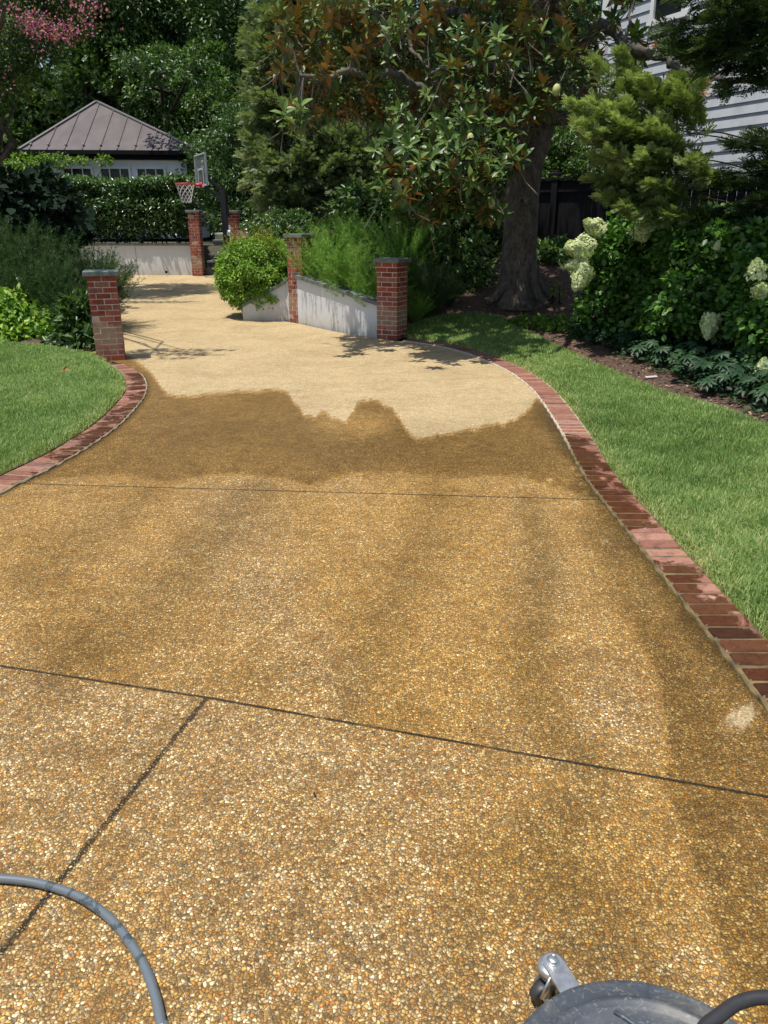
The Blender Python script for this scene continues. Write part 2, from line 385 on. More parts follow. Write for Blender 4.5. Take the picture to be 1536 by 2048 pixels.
def stucco():
    m, t, b = new_mat('white_stucco'); p = coord(t); mp = N(t, 'ShaderNodeMapping'); mp.inputs['Scale'].default_value = (3, 3, 1.2); t.links.new(p, mp.inputs[0])
    f = noise(t, 1, 6, .65, mp.outputs[0]); c = mixc(t, (.60, .615, .625), (.50, .51, .51), mr(t, f, .5, .85))
    g = noise(t, 5, 5, .6, p); sx = N(t, 'ShaderNodeSeparateXYZ'); t.links.new(p, sx.inputs[0])
    c = mixc(t, c, (.45, .40, .31), math_(t, 'MULTIPLY', mr(t, sx.outputs[2], .26, .04), mr(t, g, .3, .7, .25, .9)))
    t.links.new(c, b.inputs['Base Color']); b.inputs['Roughness'].default_value = .9; bump(t, b, noise(t, 90, 3, .6, p), .25, .003); return m
M['stucco'] = stucco()
def soil(name, c1, c2, c3, sc=40):
    m, t, b = new_mat(name); p = coord(t); f = noise(t, sc, 8, .75, p, .4); g = noise(t, 2.5, 4, .6, p)
    c = mixc(t, c1, c2, mr(t, f, .35, .65)); c = mixc(t, c, c3, mr(t, g, .45, .7, 0, .7))
    t.links.new(c, b.inputs['Base Color']); b.inputs['Roughness'].default_value = .95; bump(t, b, f, .9, .03); return m
M['mulch'] = soil('mulch_soil', (.045, .027, .018), (.16, .095, .065), (.09, .055, .04))
M['lawnsoil'] = soil('lawn_thatch', (.06, .065, .02), (.15, .14, .055), (.05, .08, .02), 60)
M['earth'] = soil('earth', (.05, .045, .03), (.09, .08, .05), (.04, .05, .025), 10)
M['chips'] = leaf_mat('bark_chips', [(0, (.035, .02, .013)), (.5, (.13, .075, .05)), (.85, (.24, .15, .10)), (1, (.38, .28, .2))], .9, 0, .2)
def metal_roof():
    m, t, b = new_mat('bronze_metal_roof'); p = coord(t); mp = N(t, 'ShaderNodeMapping'); mp.inputs['Scale'].default_value = (2, .5, 2); t.links.new(p, mp.inputs[0])
    f = noise(t, 1.5, 6, .65, mp.outputs[0]); c = mixc(t, (.078, .064, .063), (.115, .094, .092), mr(t, f, .35, .7)); a = attr(t, 'rnd')
    c = mixc(t, c, (.20, .185, .18), mr(t, a, .6, 1)); t.links.new(c, b.inputs['Base Color']); b.inputs['Roughness'].default_value = .5; b.inputs['Metallic'].default_value = .25; return m
M['roof'] = metal_roof()
def disc_mat():
    m, t, b = new_mat('scuffed_grey_plastic'); p = coord(t); f = noise(t, 9, 6, .7, p, .6); g = noise(t, 55, 5, .8, p, 1.5)
    c = mixc(t, (.034, .042, .053), (.068, .078, .092), mr(t, f, .35, .7)); c = mixc(t, c, (.30, .30, .28), mr(t, g, .56, .70, 0, .75)); c = mixc(t, c, (.22, .20, .16), mr(t, noise(t, 4, 6, .75, p, 1), .52, .75, 0, .6))
    t.links.new(c, b.inputs['Base Color']); b.inputs['Roughness'].default_value = .5; bump(t, b, g, .15, .002); return m
M['disc'] = disc_mat()
def hose_mat():
    m, t, b = new_mat('grey_hose_rubber'); p = coord(t); f = noise(t, 22, 4, .6, p, .5); wf = mr(t, f, .56, .6)
    c = mixc(t, (.115, .135, .15), (.055, .07, .078), wf); t.links.new(c, b.inputs['Base Color']); b.inputs['Roughness'].default_value = .35; return m
M['hose'] = hose_mat()
def siding():
    m, t, b = new_mat('white_clapboard'); p = coord(t); f = noise(t, 3, 5, .6, p)
    c = mixc(t, (.52, .54, .57), (.42, .44, .47), mr(t, f, .4, .7)); t.links.new(c, b.inputs['Base Color']); b.inputs['Roughness'].default_value = .6; return m
M['siding'] = siding()

gl = [(0, (.028, .075, .012)), (.5, (.055, .14, .02)), (.85, (.10, .20, .035)), (1, (.25, .26, .10))]
M['grass'] = leaf_mat('grass_blades', [(0, (.10, .18, .05)), (.4, (.18, .30, .085)), (.8, (.29, .41, .15)), (1, (.55, .52, .30))], .5, .3, .35)
M['magnolia'] = leaf_mat('magnolia_leaf', [(0, (.03, .07, .016)), (.5, (.07, .135, .03)), (1, (.16, .26, .06))], .4, .12, .35, back=[(0, (.08, .10, .035)), (.5, (.12, .12, .045)), (.66, (.22, .105, .035)), (1, (.36, .15, .045))], dim=0.9)
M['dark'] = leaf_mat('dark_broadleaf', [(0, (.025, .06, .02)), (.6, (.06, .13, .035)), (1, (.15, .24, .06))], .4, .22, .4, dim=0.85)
M['gloomy'] = leaf_mat('shade_toned_leaf', [(0, (.008, .018, .012)), (.6, (.014, .03, .02)), (1, (.03, .055, .035))], .75, .08, .08)  # leaf colour lowered to stand for the shade on the large leaved shrub
M['mid'] = leaf_mat('mid_broadleaf', [(0, (.035, .08, .022)), (.6, (.08, .16, .042)), (1, (.18, .27, .075))], .42, .28, .45, dim=0.95)
M['bright'] = leaf_mat('bright_broadleaf', [(0, (.10, .20, .03)), (.6, (.20, .36, .055)), (1, (.36, .50, .10))], .42, .32, .4)
M['yellow'] = leaf_mat('yellow_green_leaf', [(0, (.05, .12, .015)), (.5, (.12, .23, .03)), (1, (.27, .36, .06))], .45, .35, .4)
M['hedge'] = leaf_mat('hedge_leaf', [(0, (.022, .055, .016)), (.6, (.06, .13, .035)), (1, (.17, .26, .09))], .3, .2, .6, dim=1)
M['juniper'] = leaf_mat('juniper_leaf', [(0, (.07, .10, .055)), (.5, (.19, .25, .14)), (1, (.36, .42, .27))], .7, .25, .15, dim=0.95)
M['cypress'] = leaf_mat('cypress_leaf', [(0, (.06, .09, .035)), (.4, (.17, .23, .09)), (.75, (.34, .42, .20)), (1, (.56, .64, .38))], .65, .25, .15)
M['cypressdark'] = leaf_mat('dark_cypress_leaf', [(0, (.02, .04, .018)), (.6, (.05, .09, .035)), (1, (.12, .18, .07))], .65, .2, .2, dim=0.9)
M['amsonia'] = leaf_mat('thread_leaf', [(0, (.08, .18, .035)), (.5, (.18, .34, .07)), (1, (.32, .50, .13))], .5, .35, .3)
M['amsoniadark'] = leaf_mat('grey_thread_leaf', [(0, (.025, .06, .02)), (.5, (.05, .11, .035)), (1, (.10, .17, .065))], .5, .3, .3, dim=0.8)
M['hydleaf'] = leaf_mat('hydrangea_leaf', [(0, (.03, .08, .018)), (.5, (.065, .16, .03)), (1, (.13, .27, .05))], .42, .3, .4, dim=1.05)
M['petal'] = leaf_mat('cream_petal', [(0, (.42, .50, .22)), (.4, (.62, .66, .36)), (1, (.82, .82, .62))], .6, .3, .2)
M['pink'] = leaf_mat('pink_petal', [(0, (.35, .08, .20)), (.4, (.60, .17, .36)), (.6, (.70, .32, .46)), (.7, (.30, .17, .12)), (1, (.16, .12, .06))], .6, .3, .2)
M['vineseed'] = leaf_mat('reddish_twig', [(0, (.16, .22, .03)), (.6, (.30, .34, .06)), (1, (.36, .24, .06))], .7, .2, .2)
M['hellebore'] = leaf_mat('hellebore_leaf', [(0, (.014, .045, .022)), (.6, (.03, .08, .035)), (1, (.055, .12, .045))], .5, .2, .3, dim=0.85)
M['fruit'] = plain('pale_seed_cone', (.45, .45, .16), .7)
M['brownleaf'] = leaf_mat('dead_leaf', [(0, (.2, .08, .03)), (1, (.35, .2, .1))], .8, .2, .2)

# ---------------------------------------------------------------- foliage helpers
def unit(a): return a/(np.linalg.norm(a, axis=-1, keepdims=True)+1e-9)
T_DIAM = (np.array([[0, 0, 0], [.24, .45, .05], [0, 1, -.06], [-.24, .45, .05]]), np.array([[0, 1, 2], [0, 2, 3]]))
T_LEAF = (np.array([[0, 0, 0], [.17, .28, .05], [.19, .62, .03], [0, 1, -.14], [-.19, .62, .03], [-.17, .28, .05], [0, .45, -.02]]),
          np.array([[0, 1, 6], [1, 2, 6], [2, 3, 6], [3, 4, 6], [4, 5, 6], [5, 0, 6]]))
T_ROUND = (np.array([[0, 0, 0], [.3, .25, .05], [.34, .6, .03], [0, 1, -.12], [-.34, .6, .03], [-.3, .25, .05], [0, .5, -.04]]), T_LEAF[1])
T_NEEDLE = (np.array([[-.045, 0, 0], [.045, 0, 0], [0, 1, -.08]]), np.array([[0, 1, 2]]))
def spray_template(n=7, droop=.1, seed=0, wd=.045, sub=True):
    r = np.random.default_rng(seed); V = []; F = []
    def dia(a, b, wdt, up):
        a = np.array(a); b = np.array(b); d = b-a; s = np.cross(d, up); s = s/np.linalg.norm(s)*wdt; m = a+d*.45; k = len(V)
        V.extend([a, m+s, b, m-s]); F.append([k, k+1, k+2]); F.append([k, k+2, k+3])
    up = np.array([0, 0, 1.])
    dia((0, 0, 0), (0, 1, -droop), wd*.6, up)
    for i in range(n):
        y = .08+.85*i/n
        for sgn in (-1, 1):
            L = .42*(1-.65*y)*r.uniform(.75, 1.2); an = r.uniform(.65, 1.0); z = r.normal(0, .12)
            a = np.array([0, y, -droop*y*y]); d = np.array([sgn*math.sin(an)*L, math.cos(an)*L, z*L+L*.15]); dia(a, a+d, wd*.8, up)
            if sub:
                for q in (.4, .7):
                    for s2 in (-1, 1):
                        c = a+d*q; an2 = an*sgn+s2*.7; l2 = L*.42*(1.2-q); dia(c, c+np.array([math.sin(an2)*l2, math.cos(an2)*l2, r.normal(0, .2)*l2]), wd*.6, up)
    return np.array(V), np.array(F)
T_SPRAY = spray_template(6, .12, 1, .05)
T_SPRAY2 = spray_template(5, .2, 2, .085, sub=False)
T_BROAD = spray_template(4, .1, 3, .10, sub=False)
def instan(tmpl, P, Yd, Zd, S, rnd):
    """N placed copies of a small leaf template, all in one vertex array"""
    TV, TF = tmpl; n = len(P)
    Yd = unit(Yd); X = unit(np.cross(Yd, Zd)); Z = np.cross(X, Yd); S = np.broadcast_to(np.asarray(S, float), (n,))[:, None, None]
    V = P[:, None, :]+S*(TV[None, :, 0:1]*X[:, None, :]+TV[None, :, 1:2]*Yd[:, None, :]+TV[None, :, 2:3]*Z[:, None, :])
    F = TF[None]+(np.arange(n)*len(TV))[:, None, None]
    return V.reshape(-1, 3), F.reshape(-1, 3), np.repeat(rnd, len(TV))
def merge(parts):
    V = []; F = []; Rn = []; k = 0
    for v, f, r in parts: V.append(v); F.append(f+k); Rn.append(r); k += len(v)
    return np.concatenate(V), np.concatenate(F), np.concatenate(Rn)
def ballpts(n, shell=.75):
    d = unit(rng.normal(size=(n, 3))); r = (shell**3+(1-shell**3)*rng.random(n))**(1/3); return d, d*r[:, None]
def clump_leaves(cl, n, tmpl, size, shell=.55, sub=.34, nsub=26, droop=.2, upb=.6, rb=None):
    """cl: list of (centre, (rx,ry,rz)); leaves sit on smaller clumps spread through each ellipsoid"""
    out = []
    tot = sum(r[0]*r[1]+r[0]*r[2]+r[1]*r[2] for _, r in cl)
    for c, r in cl:
        c = np.asarray(c); r = np.asarray(r, float); wgt = (r[0]*r[1]+r[0]*r[2]+r[1]*r[2])/tot; k = max(60, int(n*wgt))
        d, q = ballpts(nsub, shell); sc = c+q*r; sr = sub*np.cbrt(r.prod())*rng.uniform(.6, 1.25, nsub)
        idx = rng.integers(0, nsub, k); dd, qq = ballpts(k, .5)
        P = sc[idx]+qq*sr[idx][:, None]*np.array([1.1, 1.1, .8])
        out_d = unit(unit(P-c)*.6+dd*.8)
        Yd = unit(out_d+rng.normal(0, .6, (k, 3))+np.array([0, 0, -droop]))
        Zd = unit(rng.normal(0, .45, (k, 3))+np.array([0, 0, upb])+out_d*.7)
        br = rng.normal(0, .12, nsub)[idx]
        rn = np.clip(rng.random(k)*.8+.1+br+(rb or 0), 0, 1)
        out.append(instan(tmpl, P, Yd, Zd, size*rng.uniform(.6, 1.3, k), rn))
    return merge(out)
def mesh_leaves(name, vfr, mat, parent=None):
    V, F, rn = vfr
    if parent is not None: V = V-np.array(parent.location)
    return np_mesh(name, V, F, mat, parent, {'rnd': rn})
def cl(px, py, Y, rx, rz=None, ry=None):
    """foliage mass centred on a sight line at distance Y; radii in metres"""
    return (at(px, py, Y), (rx, ry or rx, rz or rx))
def limb(p0, p1, sag=0, n=7, wig=.08):
    p0 = np.asarray(p0, float); p1 = np.asarray(p1, float); t = np.linspace(0, 1, n)[:, None]; L = np.linalg.norm(p1-p0)
    P = p0+(p1-p0)*t; P[:, 2] += (sag*L*4*t*(1-t))[:, 0]; P[1:-1] += rng.normal(0, wig*L/n*1.3, (n-2, 3)); return P
def make_tree(name, label, cat, loc, clumps, nleaf, tmpl, size, mat, trunk_r=.2, bark='darkbark', group=None, top=None, **kw):
    z = float(terrain(loc[0], loc[1])); root = empty(name, (loc[0], loc[1], z), label, cat, group)
    b = MB(); base_p = np.array([loc[0], loc[1], z-.1]); cs = [np.asarray(c) for c, _ in clumps]
    hi = max(c[2] for c in cs); mid = np.mean(cs, 0); tp = np.array([mid[0]*.6+loc[0]*.4, mid[1]*.6+loc[1]*.4, max(z+.5, hi)])
    tr = limb(base_p, tp, 0, 9, .15); b.tube(tr, np.linspace(trunk_r, trunk_r*.35, 9), 9, wob=.06); child(b, 'trunk', M[bark], root, True)
    bb = MB()
    for c in cs:
        k = int(np.clip(len(tr)*.35+(c[2]-z)/(hi-z+.01)*4-2, 1, len(tr)-2)); bb.tube(limb(tr[k], c, .04, 6, .2), np.linspace(trunk_r*.38, trunk_r*.08, 6), 6)
    child(bb, 'branches', M[bark], root, True)
    mesh_leaves('crown', clump_leaves(clumps, nleaf, tmpl, size, **kw), M[mat], root)
    return root
def make_shrub(name, label, cat, loc, clumps, nleaf, tmpl, size, mat, group=None, stems=9, bark='darkbark', **kw):
    z = float(terrain(loc[0], loc[1])); root = empty(name, (loc[0], loc[1], z), label, cat, group); b = MB()
    for i in range(stems):
        c, r = clumps[i % len(clumps)]; e = np.asarray(c)+rng.normal(0, .4, 3)*np.asarray(r)
        s = np.array([loc[0], loc[1], z-.03])+np.array([rng.normal(0, .08), rng.normal(0, .08), 0]); b.tube(limb(s, e, .02, 6, .15), np.linspace(.018, .005, 6), 5)
    child(b, 'stems', M[bark], root, True)
    mesh_leaves('foliage', clump_leaves(clumps, nleaf, tmpl, size, **kw), M[mat], root)
    return root

# ================================================================ SETTING
def sheet(name, xs, ys, zf, mat, keep=None, attrs=None):
    X, Y = np.meshgrid(xs, ys); Z = zf(X, Y); V = np.stack([X, Y, Z], -1).reshape(-1, 3)
    ny, nx = X.shape; i = np.arange(nx*ny).reshape(ny, nx)
    F = np.stack([i[:-1, :-1], i[:-1, 1:], i[1:, 1:], i[1:, :-1]], -1).reshape(-1, 4)
    if keep is not None: F = F[keep(V[F].mean(1))]
    return np_mesh(name, V, F, mat, smooth=True)
far = np.concatenate([[-400, -150, -60, -30], np.arange(-20, 20.1, .25), [30, 60, 150, 400]])
fary = np.concatenate([[-400, -100, -30, -8], np.arange(-3, 26, .25), [30, 45, 60, 150, 400]])
def groundz(X, Y):
    z = np.min([terrain(X+a, Y+b) for a in (-.45, 0, .45) for b in (-.45, 0, .45)], 0)-.10; return z
tag(sheet('ground', far, fary, groundz, M['earth']), kind='structure')

# driveway
def wetness(px, py):
    kx = [0, 240, 275, 300, 320, 335, 380, 430, 470, 520, 560, 575, 585, 600, 612, 625, 640, 665, 690, 703, 712, 722, 740, 760, 778, 790, 800, 810, 830, 855, 880, 900, 920, 935, 948, 960, 985, 1010, 1035, 1060, 1068, 1075, 1095, 1600]
    ky = [700, 700, 722, 742, 768, 786, 790, 785, 780, 779, 777, 783, 797, 818, 834, 830, 821, 826, 837, 822, 808, 802, 800, 806, 812, 824, 838, 856, 877, 876, 872, 866, 862, 852, 862, 852, 850, 846, 836, 816, 800, 795, 797, 800]
    sm_ = np.interp(np.arange(0, 1601), kx, ky); g_ = np.exp(-np.linspace(-2, 2, 15)**2); g_ /= g_.sum(); sm_ = np.convolve(np.pad(sm_, 7, mode='edge'), g_, 'valid')
    rr_ = np.random.default_rng(8); nz_ = sum(np.interp(np.arange(1601), np.arange(0, 1700, w_), rr_.normal(0, a_, len(np.arange(0, 1700, w_)))) for w_, a_ in ((40, 2.4), (17, 2.2), (7, 2.4)))
    b1 = np.interp(px, np.arange(1601), sm_+nz_*np.clip((np.arange(1601)-560)/40, .25, 1)); b1 = b1+1.5*np.sin(py*.9+px*.2)
    b2 = np.interp(px, [0, 150, 210, 270, 330, 375, 430, 520, 570, 620, 700, 800, 900, 980, 1060, 1140, 1200], [962, 948, 940, 942, 958, 952, 940, 944, 950, 965, 941, 938, 948, 942, 952, 975, 1000])
    bj = np.interp(px, [0, 415, 1536], [1333, 1397, 1600])
    rl = np.interp(py, [1000, 1250, 1350, 1500, 1560, 1700, 1990, 2100], [1500, 1250, 1310, 1335, 1320, 1375, 1465, 1500])
    wv = np.zeros_like(px)
    s = np.clip((py-b1+3)/11, 0, 1); 
    band = 1.0; wet2 = .56+.09*np.sin(px/110+py/190+1.2*np.sin(py/130))+.05*np.sin(px/47-py/90)+.12*np.exp(-((px-1180-(py-1000)*.1)/170)**2)
    k2 = np.clip((py-b2)/14, 0, 1)
    w_ = band*(1-k2)+wet2*k2
    patch = np.exp(-np.abs((px-1225-.12*(py-1430))/95)**3-np.abs((py-1440)/110)**3); w_ = w_-.14*patch*k2
    k3 = np.clip((py-bj)/5, 0, 1)
    mid3 = np.clip((px-820)/180, 0, 1)*np.exp(-((py-1720)/170.)**2); low = .40+.25*mid3
    low = low + .15*np.clip((1180-py)/-1000, 0, 1)*0
    w_ = w_*(1-k3)+low*k3
    kr = np.clip((px-rl)/14, 0, 1)*np.clip((py-1180)/120, 0, 1)*(1-dry) if False else np.clip((px-rl)/14, 0, 1)*np.clip((py-1180)/120, 0, 1); w_ = w_*(1-kr)+.80*kr
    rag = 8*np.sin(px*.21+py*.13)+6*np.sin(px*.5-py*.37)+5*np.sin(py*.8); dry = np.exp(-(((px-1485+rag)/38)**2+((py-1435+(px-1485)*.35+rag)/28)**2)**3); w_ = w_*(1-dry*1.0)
    # drier centre of the scallop seen between the two wet lobes
    w_ = w_-.22*np.exp(-(((px-700)/95)**2+((py-850)/28)**2)**2)
    for fx, fy, fr in ((1150, 935, 6), (1158, 950, 5), (1166, 968, 7), (1171, 986, 6), (1188, 999, 8), (1150, 1004, 7), (1212, 1080, 7), (1120, 1012, 5), (1100, 960, 5), (1140, 990, 4)): w_ = w_*(1-.85*np.exp(-((px-fx)/fr)**2-((py-fy)/(fr*.55))**2))  # foam flecks and pale puddle glare, painted as small spots of reduced wetness
    return w_*s
def damp_tone(px, py):
    """where the water film left by the cleaner lies thicker, as broad sweeping bands"""
    def band(pts, wid, soft=2):
        best = np.full(px.shape, 1e9); P = np.array(pts, float)
        for a, b in zip(P[:-1], P[1:]):
            d = (b-a)[:2]; t = np.clip(((px-a[0])*d[0]+(py-a[1])*d[1])/(d@d), 0, 1); r = a[2]+(b[2]-a[2])*t; best = np.minimum(best, np.hypot(px-a[0]-t*d[0], py-a[1]-t*d[1])/r)
        return np.exp(-np.abs(best)**soft*1.2)*wid
    o = np.zeros(px.shape)
    for pts, w_ in (([(520, 985, 45), (420, 1080, 60), (330, 1200, 80), (120, 1330, 70)], .55), ([(300, 985, 30), (200, 1060, 50), (60, 1160, 50)], .45), ([(870, 985, 40), (840, 1100, 55), (760, 1250, 60), (700, 1400, 50)], .40),
                    ([(1060, 1010, 30), (1090, 1150, 50), (1060, 1300, 60), (1080, 1440, 60), (1200, 1560, 50)], .62), ([(1180, 1050, 30), (1250, 1180, 40), (1350, 1330, 40), (1430, 1480, 60)], .65), ([(560, 870, 60), (700, 900, 40), (900, 900, 45), (1080, 890, 60)], .35),
                    ([(340, 830, 90), (520, 850, 80)], .30), ([(1150, 1620, 60), (1080, 1720, 110), (1180, 1850, 130), (1300, 2020, 90)], .62), ([(950, 1720, 70), (930, 1850, 70), (960, 2040, 70)], .35), ([(620, 1330, 50), (500, 1360, 40)], .25), ([(240, 1560, 60), (330, 1480, 40)], .18)):
        o = np.maximum(o, band(pts, w_))
    # crisp edge of the cleaned pass: left of this line the surface is lighter
    rl = np.interp(py, [1200, 1250, 1350, 1500, 1560, 1700, 1990, 2100], [1235, 1262, 1310, 1335, 1320, 1375, 1465, 1500])
    lightl = np.exp(-(np.clip(rl-px, 0, 999)/np.interp(py, [1200, 1400, 1560, 2050], [60, 110, 50, 55]))**2.5)*(px < rl)*np.clip((py-1215)/60, 0, 1); o = o*(1-lightl)
    side = np.clip((px-rl)/10, 0, 1)*np.clip((py-1190)/60, 0, 1); o = np.maximum(o, side*.50)
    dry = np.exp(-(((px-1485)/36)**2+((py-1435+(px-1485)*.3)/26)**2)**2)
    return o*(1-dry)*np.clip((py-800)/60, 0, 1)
ys = np.concatenate([np.arange(-2.5, .8, .3), np.arange(.8, 9.5, .022), np.arange(9.5, 20.75, .12)]); tt = np.linspace(0, 1, 190)
xl = fL(ys); xr = fR(ys); Xg = xl[:, None]+(xr-xl)[:, None]*tt[None]; Yg = np.broadcast_to(ys[:, None], Xg.shape)
Zg = base(Yg)+0*Xg
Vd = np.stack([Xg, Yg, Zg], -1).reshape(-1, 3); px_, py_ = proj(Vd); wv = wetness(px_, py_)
dR = (xr[:, None]-Xg).ravel(); dL = (Xg-xl[:, None]).ravel(); yy = Vd[:, 1]
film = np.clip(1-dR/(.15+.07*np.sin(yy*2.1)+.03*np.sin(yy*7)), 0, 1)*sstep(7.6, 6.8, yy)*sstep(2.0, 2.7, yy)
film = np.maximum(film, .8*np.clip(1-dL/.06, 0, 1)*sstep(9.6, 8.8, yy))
n_y, n_x = Xg.shape; ii = np.arange(n_x*n_y).reshape(n_y, n_x)
Fd = np.stack([ii[:-1, :-1], ii[:-1, 1:], ii[1:, 1:], ii[1:, :-1]], -1).reshape(-1, 4)
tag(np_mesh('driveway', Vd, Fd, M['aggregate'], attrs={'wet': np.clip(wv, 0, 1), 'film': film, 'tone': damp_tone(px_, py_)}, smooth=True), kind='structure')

# brick borders
def border(cy, cx, side, y0, y1, label):
    sel = (cy >= y0) & (cy <= y1); P = np.stack([cx[sel], cy[sel]], 1)
    seg = np.linalg.norm(np.diff(P, axis=0), axis=1); s = np.concatenate([[0], np.cumsum(seg)]); L = s[-1]
    def pos(q): return np.array([np.interp(q, s, P[:, 0]), np.interp(q, s, P[:, 1])])
    wdt = .20; pitch = .104; b = MB(); wets = []; k = int(L/pitch)
    for i in range(k):
        q = (i+.5)*pitch; p = pos(q); t_ = pos(q+.03)-pos(q-.03); t_ /= np.linalg.norm(t_); n = np.array([t_[1], -t_[0]])*side
        c = p+n*(wdt/2+.012); z = float(base(c[1]))
        b.box((c[0]+random.gauss(0, .0015), c[1], z-.015+random.gauss(0, .0012)), (wdt, .090+random.uniform(-.004, .003), .07), rz=math.atan2(n[1], n[0])+random.gauss(0, .012), rnd=random.random(), bev=.006)
    root = empty('brick_border', (*pos(L/2), 0), label, 'edging')
    o = child(b, 'bricks', M['pavebrick'], root)
    co = np.empty(len(o.data.vertices)*3, np.float32); o.data.vertices.foreach_get('co', co); co = co.reshape(-1, 3)+np.array(root.location)
    px, py = proj(co)
    if side > 0: wv_ = np.where(py < 868, .0, np.where((py > 1060) & (py < 1120), .25, .72)); 
    else: wv_ = np.where(py < 745, .3, np.where(py > 920, .42, .60))
    # the wet water line runs along the drive side
    dd_ = (co[:, 0]-fR(co[:, 1])) if side > 0 else (fL(co[:, 1])-co[:, 0]); wv_ = wv_-np.clip(dd_-.1, 0, .1)*(2.4 if side > 0 else 1.6)
    a = o.data.attributes.new('wet', 'FLOAT', 'POINT'); a.data.foreach_set('value', wv_.astype(np.float32))
    # mortar bed and the raised joint against the drive
    qs = np.arange(0, L, .05); V = []; 
    for q in qs:
        p = pos(q); t_ = pos(q+.03)-pos(q-.03); t_ /= np.linalg.norm(t_); n = np.array([t_[1], -t_[0]])*side; z = float(base(p[1]))
        e = .004*math.sin(q*31)+.003*math.sin(q*77)
        prof = [(-.004+e, -.02), (.000+e, .008), (.004, .013), (.010+e*.4, .014), (.016, .0155), (.225, .0155), (.235, -.03)]
        for dx, dz in prof: V.append((*(p+n*dx), z+dz+ (random.gauss(0, .0012))))
    m = len(prof); F = [[i*m+j, i*m+j+1, (i+1)*m+j+1, (i+1)*m+j] for i in range(len(qs)-1) for j in range(m-1)]
    _x, py2 = proj(np.array(V)); mw_ = np.clip((py2-850)/60, 0, 1) if side > 0 else np.clip((py2-740)/40, 0, 1)*.7
    b2 = MB(); b2.add(V, F, mw_); child(b2, 'mortar_bed', M['bordermortar'], root)
    return root
border(CRY, CRX, 1, 0, 11.42, 'long curved brick soldier border between the drive and the right hand lawn')
border(CLY, CLX, -1, 0, 9.35, 'curved brick soldier border round the tip of the left hand lawn')

# lawns
def offset_curve(cy, cx, off, side):
    P = np.stack([cx, cy], 1); T = unit(np.gradient(P, axis=0)); n = np.stack([T[:, 1], -T[:, 0]], 1)*side; return P+n*off
OR = offset_curve(CRY, CRX, .213, 1); OL = offset_curve(CLY, CLX, .213, -1)
lawn_out = np.array([G(*q)[:2] for q in [(815, 655), (850, 643), (900, 632), (960, 628), (1010, 640), (1060, 668), (1120, 700), (1180, 728), (1260, 765), (1350, 800), (1450, 828), (1536, 860)]])
PR = np.concatenate([OR[(CRY > -1)], lawn_out, [[7.5, 5.5], [7.5, -1]]])
lt = np.array([G(*q)[:2] for q in [(205, 722), (180, 712), (120, 702), (60, 694), (0, 688)]])
PL = np.concatenate([OL[(CLY > 1.5) & (CLY < 9.2)], lt, [[-9, 11.2], [-9, 1.5]]])
def inpoly(P, poly):
    x, y = P[:, 0], P[:, 1]; c = np.zeros(len(P), bool); a = poly; b = np.roll(poly, -1, 0)
    for (x1, y1), (x2, y2) in zip(a, b):
        if y1 == y2: continue
        c ^= ((y1 > y) != (y2 > y)) & (x < (x2-x1)*(y-y1)/(y2-y1)+x1)
    return c
def poly_edge_dist(P, poly, closed=False):
    best = np.full(len(P), 1e9)
    for a, b in zip(poly[:-1], poly[1:]):
        d = b-a; L = (d**2).sum()+1e-12; t = np.clip(((P-a)@d)/L, 0, 1); best = np.minimum(best, np.hypot(*(P-a-t[:, None]*d).T))
    return best
